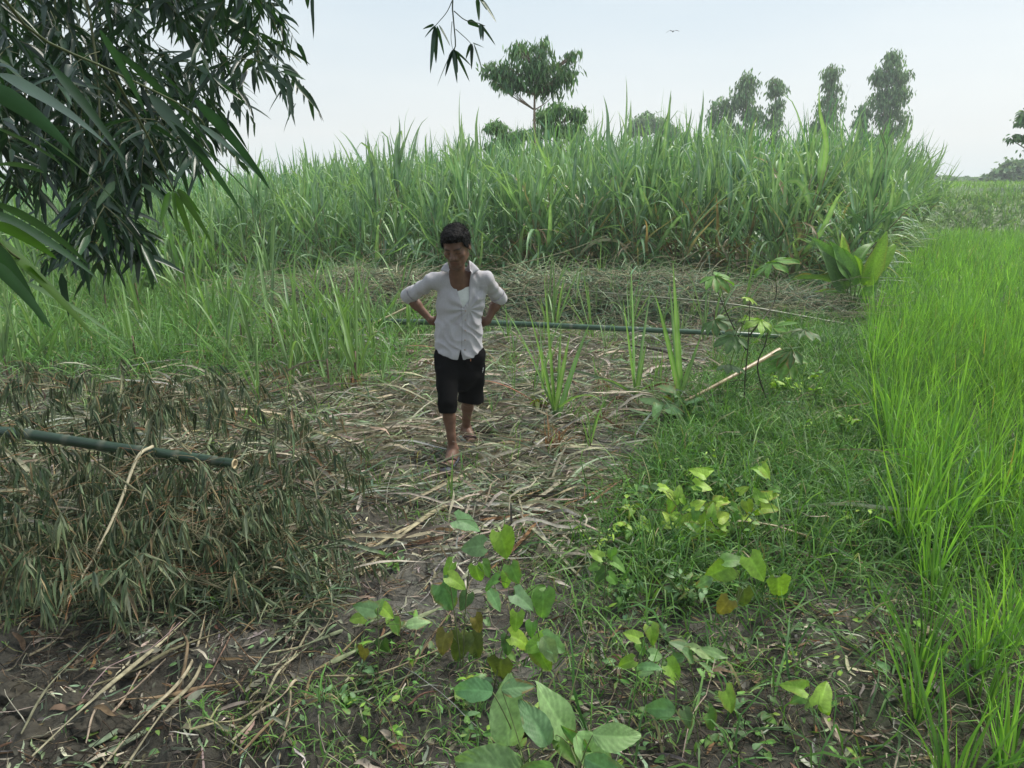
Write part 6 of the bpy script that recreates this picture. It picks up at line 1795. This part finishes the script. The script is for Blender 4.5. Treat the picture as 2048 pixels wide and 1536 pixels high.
def shirt_outer(q):
    d = torso(q, .004)
    d = smin(d, sc_cap(q, tx(919, 745), tx(919, 668), .158, .148, TC, 1.42), .04)
    for s, wv in (('L', 0), ('R', 1)):
        sh, el_ = J['sh' + s], J['el' + s]; t = capt(q, sh, el_)
        bag = 0.006 * np.sin(t * 21 + 6 * fbm(q[:, 0] * 9, q[:, 1] * 9, q[:, 2] * 9, 2, 3)) * sstep(.1, .5, t)
        sl = cap(q, sh - [0, 0, .010], mid_(sh, el_, 1.10), .052, .050) - bag * .6
        cf = cap(q, mid_(sh, el_, .74), mid_(sh, el_, 1.3), .054, .0545) - .0035
        cf = smax(cf, (0.80 - t) * .28, .004)
        sl = smin(sl, cf, .004)
        sl = smax(sl, (t - 1.10) * .30, .003)
        d = smin(d, sl, .040)
    return d - foldn(q) * (0.50 + 0.50 * sstep(.20, .16, np.abs(q[:, 0] - base_p[0])))


def shirt_sdf(q):
    o = shirt_outer(q)
    inner = torso(q, -.05)
    for s in ('L', 'R'):
        sh, el_ = J['sh' + s], J['el' + s]
        inner = np.minimum(inner, cap(q, mid_(sh, el_, 1.0), mid_(sh, el_, 1.4), .041, .043))
    d = smax(o, -(inner), .002)
    front = q[:, 1] - TC
    # open V
    z = q[:, 2]; x = q[:, 0]
    dv = np.maximum(VL(z) - x, x - VR(z)); dv = np.maximum(dv, zV - z); dv = np.maximum(dv, front + .02)
    d = smax(d, -dv, .003)
    # neck hole and hem
    d = smax(d, -cap(q, J['neck'] + [0, .010, .055], J['neckt'] + [0, .0, .1], .060, .068), .004)
    hz = np.where(front < 0, hemz(x, 0), tx(0, 712)[2])
    d = smax(d, (hz - z) * .8, .003)
    # placket ridge, pocket edge
    fx = FX0(z); on = (front < -.03) & (z < zV + .0)
    rid = sstep(.0, .003, x - fx) * sstep(.036, .033, x - fx) * on
    pxa, pxb, pza, pzb = PY(946, 0, 5.0)[0], PY(968, 0, 5.0)[0], PY(0, 603, 5.0)[2], PY(0, 573, 5.0)[2]
    pk = sstep(0, .002, x - pxa) * sstep(0, .002, pxb - x) * sstep(0, .002, z - pza) * sstep(0, .002, pzb - z) * (front < 0)
    return d - .0035 * rid - .0025 * pk


P_, Q_ = surfnet(shirt_sdf, (base_p[0] - .47, 4.85, tx(0, 718)[2] - .02), (base_p[0] + .50, 5.42, 1.47), 0.0042, slack=2.0)
print('shirt verts', len(P_))
SH = np.array([0.44, 0.425, 0.45])
c = np.broadcast_to(SH, P_.shape).copy()
st_ = 0.018 * np.sin((P_[:, 0]) * 520) * (vnoise(P_[:, 0] * 8, P_[:, 2] * 8, s=4) > .2)
c *= (1 + st_ + 0.10 * fbm(P_[:, 0] * 6, P_[:, 1] * 6, P_[:, 2] * 6, s=8))[:, None]
dirt = sstep(.08, .25, fbm(P_[:, 0] * 9, P_[:, 1] * 9, P_[:, 2] * 7, s=18)) * .35
c = pcol(c, dirt, (0.27, 0.23, 0.21))
for s_ in 'LR':
    t_ = capt(P_, J['sh' + s_], J['el' + s_]); rr_ = cap(P_, J['sh' + s_], mid_(J['sh' + s_], J['el' + s_], 1.3), .05, .05)
    c = pcol(c, np.exp(-((t_ - .795) / .018) ** 2) * (np.abs(rr_) < .03) * .55, (0.13, 0.12, 0.14))
fr = (P_[:, 1] < TC - .03); fxv = P_[:, 0] - FX0(P_[:, 2]); zz_ = P_[:, 2]
c = pcol(c, (np.exp(-(fxv / .0022) ** 2) * fr * (zz_ < zV + .005)) * .55, (0.16, 0.15, 0.16))
c = pcol(c, (np.exp(-((fxv - .034) / .002) ** 2) * fr * (zz_ < zV)) * .3, (0.22, 0.21, 0.22))
g = Geo(); g.add(P_, Q_, c)
M_SHIRT = surf_mat('shirt_cotton', 0.85, 0.15, 0.35, 300, 0.05, sheen=0.2)
shirt = g.obj('shirt', M_SHIRT, man)


def front_y_at(f, x, z, y0=4.80, y1=5.10):
    ys = np.linspace(y0, y1, 400); v = f(np.c_[np.full(400, x), ys, np.full(400, z)]); i = np.argmax(v < 0); return ys[i] if (v < 0).any() else TC - .1


for k_, (bx_, bz_) in enumerate([(931, 622), (931, 641), (930.5, 661), (930, 680), (929.5, 700)]):
    p = PY(bx_, bz_, 5.0); y_ = front_y_at(shirt_sdf, p[0], p[2]); p[1] = y_
    g = Geo(); V, Q, C, T = path_tube([p + [0, .002, 0], p - [0, .0022, 0], p - [0, .0035, 0]], [.0062, .0062, .0045], 12, (0.42, 0.34, 0.30)); g.add(V, Q, C, T)
    g.obj('button', M_STEM, shirt, loc=base_p)
# collar: stand band and two pointed flaps
g = Geo(); nC = J['neck']
for sgn, pts in ((-1, [(894, 524, 5.06), (881, 540, 4.99), (897, 547, 4.965), (899, 540, 4.965)]), (1, [(938, 520, 5.06), (959, 539, 5.0), (944, 549, 4.970), (940, 541, 4.975)])):
    a, b, c_, d_ = [PY(*p) for p in pts]
    back = nC + np.array([sgn * .055, .075, .055])
    backo = nC + np.array([sgn * .085, .085, .020])
    N = 8; rows = []
    for v in np.linspace(0, 1, N):
        top = spline([nC + [0, .090, .066], back, a, d_], 20); bot = spline([nC + [0, .105, .034], backo, b, c_], 20)
        rows.append(top * (1 - v) + bot * v + nrm(np.array([sgn * .5, -1, .3])) * .010 * math.sin(v * math.pi))
    R_ = np.array(rows); inn = R_ - nrm(np.array([sgn * .4, -1, .2])) * .004
    V = np.concatenate([R_.reshape(-1, 3), inn.reshape(-1, 3)]); Q = []
    for r in range(N - 1):
        for k in range(19): a_ = r * 20 + k; Q += [(a_, a_ + 1, a_ + 21, a_ + 20), (a_ + N * 20 + 20, a_ + N * 20 + 21, a_ + N * 20 + 1, a_ + N * 20)]
    for k in range(19):
        for r in (0, N - 1): a_ = r * 20 + k; Q.append((a_, a_ + 1, a_ + 1 + N * 20, a_ + N * 20))
    for r in range(N - 1):
        for k in (0, 19): a_ = r * 20 + k; Q.append((a_, a_ + 20, a_ + 20 + N * 20, a_ + N * 20))
    g.add(V, Q, SH * 1.03)
g.obj('collar', M_SHIRT, shirt, loc=base_p)


# undershirt
def under_sdf(q):
    o = torso(q, -.014); i_ = torso(q, -.034); d = smax(o, -i_, .001)
    z = q[:, 2]; nl = np.interp(q[:, 0], [PY(900, 0, 5.)[0], PY(916, 0, 5.)[0], PY(928, 0, 5.)[0], PY(940, 0, 5.)[0]], [PY(0, 566, 5.)[2], PY(0, 576, 5.)[2], PY(0, 575, 5.)[2], PY(0, 564, 5.)[2]])
    return smax(smax(smax(d, z - nl, .002), zV - .06 - z, .002), np.maximum(q[:, 1] - TC, np.abs(q[:, 0] - PY(927, 0, 5.0)[0]) - .075), .002)


P_, Q_ = surfnet(under_sdf, (base_p[0] - .25, 4.9, .74), (base_p[0] + .25, 5.35, 1.4), 0.005, slack=2.0)
g = Geo(); g.add(P_, Q_, (0.66, 0.68, 0.66)); g.obj('undershirt', M_SHIRT, man)


# shorts
def shorts_sdf(q):
    x, y, z = q[:, 0], q[:, 1], q[:, 2]
    d = sc_cap(q, tx(918, 742), tx(918, 700), .158, .142, TC, 1.45)
    kn = {'L': mid_(J['hiL'], J['knL'], 1.10), 'R': mid_(J['hiR'], J['knR'], 1.06)}
    w1 = fbm(x * 7, y * 7, z * 7, 2, 60)
    wr = .004 * np.sin(z * 34 + x * 20 + w1 * 18) + .007 * (vnoise(x * 14, y * 12, z * 8, 61) - .5)
    lg = smin(cap(q, J['hiL'] + [-.018, 0, -.01], J['knL'] + [0, -.002, .03], .092, .066), cap(q, J['knL'] + [0, -.002, .03], J['knL'] + [.002, .004, -.10], .066, .060), .01)
    rg = cap(q, J['hiR'] + [.020, 0, -.01], kn['R'] + [.018, 0, -.06], .098, .092)
    tl = capt(q, J['hiL'], J['knL']); tr = capt(q, J['hiR'], J['knR'])
    zhl = PY(0, 823, 4.93)[2]; zhr = PY(0, 803, 5.2)[2]
    lg = smax(smax(lg, (zhl + .03 * (x - J['knL'][0]) - z), .003), -(smax(cap(q, J['hiL'], kn['L'] + [0, 0, -.1], .050, .050), z - (zhl + .03), .01)), .003)
    rg = smax(smax(rg, (zhr - .07 * (x - J['knR'][0]) - z), .003), -(smax(cap(q, J['hiR'] + [.02, 0, 0], kn['R'] + [.018, 0, -.1], .060, .070), z - (zhr + .03), .01)), .003)
    d = smin(d, lg, .025); d = smin(d, rg, .012)
    return smax(d - wr, z - (tx(0, 694)[2]), .004)


P_, Q_ = surfnet(shorts_sdf, (base_p[0] - .28, 4.72, .34), (base_p[0] + .32, 5.48, .86), 0.0045, slack=2.0)
M_SHORT = surf_mat('shorts_jersey', 0.9, 0.08, 0.3, 300, 0.08)
g = Geo(); g.add(P_, Q_, (0.006, 0.0058, 0.006)); sh_ = g.obj('shorts', M_SHORT, man)
# small pale mark on the thigh and drawstring tips
g = Geo()
for (a, b, c_, d_) in [((965.0, 739), (967.2, 738), (966.6, 742), (965.0, 742)), ((964.8, 743), (966.2, 743), (965.0, 748.5), (964.2, 748.5))]:
    V = []
    for p in (a, b, c_, d_):
        w_ = PY(p[0], p[1], 5.05); y_ = front_y_at(shorts_sdf, min(w_[0], PY(964.5, 740, 5.05)[0]), w_[2], 4.85, 5.2); V.append([w_[0], y_ - .003, w_[2]])
    V = np.array(V); V = np.vstack([V, V + [0, .002, 0]]); g.add(V, [(0, 1, 2, 3), (7, 6, 5, 4), (0, 4, 5, 1), (1, 5, 6, 2), (2, 6, 7, 3), (3, 7, 4, 0)], (0.6, 0.6, 0.6))
g.obj('leg_mark', M_STEM, sh_, loc=base_p)
for (a, b) in ((939.5, 716), (941, 722)):
    p = PY(a, b, 5.0); p[1] = front_y_at(shorts_sdf, p[0], p[2]) - .003
    g = Geo(); V, Q, C, T = path_tube([p + [0, 0, .009], p, p - [0, 0, .007]], [.0022, .003, .0026], 6, (0.55, 0.22, 0.10)); g.add(V, Q, C, T); g.obj('drawstring_tip', M_STEM, sh_, loc=base_p)

# flip flops
M_RUB = surf_mat('rubber', 0.6, 0.3, 0.1, 120, 0.1)
for an, toe, z0, colr, side in ((J['anL'], foL, zL, (0.05, 0.055, 0.075), 1), (J['anR'], foR, zR, (0.30, 0.40, 0.37), -1)):
    f = nrm([toe[0] - an[0], toe[1] - an[1], 0]); s = nrm(np.cross(f, ZUP)); A = np.array([an[0], an[1], z0]) - f * .062
    u = np.linspace(0, 1, 20); wv = np.interp(u, [0, .03, .12, .35, .5, .75, .93, 1], [.0, .026, .040, .042, .042, .058, .044, .0])
    g = Geo(); rt = [A + f * .305 * a + s * b for a, b in zip(u, wv)]; lf = [A + f * .305 * a - s * b for a, b in zip(u, wv)]
    V = np.array(rt + lf); V2 = V - ZUP * .024; V = np.vstack([V, V2]); Q = []
    for k in range(19):
        Q += [(k, k + 1, 21 + k, 20 + k), (60 + k, 61 + k, 41 + k, 40 + k), (40 + k, 41 + k, k + 1, k), (20 + k, 21 + k, 61 + k, 60 + k)]
    C = np.vstack([np.tile(colr, (40, 1)), np.tile((0.05, 0.05, 0.055), (40, 1))]); g.add(V, Q, C)
    root_f = g.obj('flip_flop', M_RUB, man)
    tp = A + f * .205 + s * side * .016 + ZUP * .043; g = Geo()
    for k in (-1, 1):
        V, Q, C, T = path_tube(spline([tp - ZUP * .02, tp, A + f * .165 + s * k * .030 + ZUP * .044, A + f * .115 + s * k * .040 + ZUP * .012], 10), .0062, 6, (0.05, 0.03, 0.035)); g.add(V, Q, C, T)
    g.obj('strap', M_RUB, root_f, loc=base_p)
# ------------------------------------------------------------------ haze
m, n, l = mat('haze')
o = n.new('ShaderNodeOutputMaterial'); pv = n.new('ShaderNodeVolumePrincipled')
pv.inputs['Color'].default_value = (0.93, 0.97, 1.0, 1); pv.inputs['Density'].default_value = 0.0018; pv.inputs['Anisotropy'].default_value = 0.2
l.new(pv.outputs[0], o.inputs['Volume'])
V = np.array([(x, y, z) for x in (-170, 190) for y in (-12, 185) for z in (-2.2, 17)], float)
g = Geo(); g.add(V, [(0, 1, 3, 2), (4, 6, 7, 5), (0, 4, 5, 1), (2, 3, 7, 6), (0, 2, 6, 4), (1, 5, 7, 3)], (1, 1, 1))
tag(g.obj('haze', m, smooth=False), 'thin pale evening haze softening everything far away', 'haze', kind='stuff')
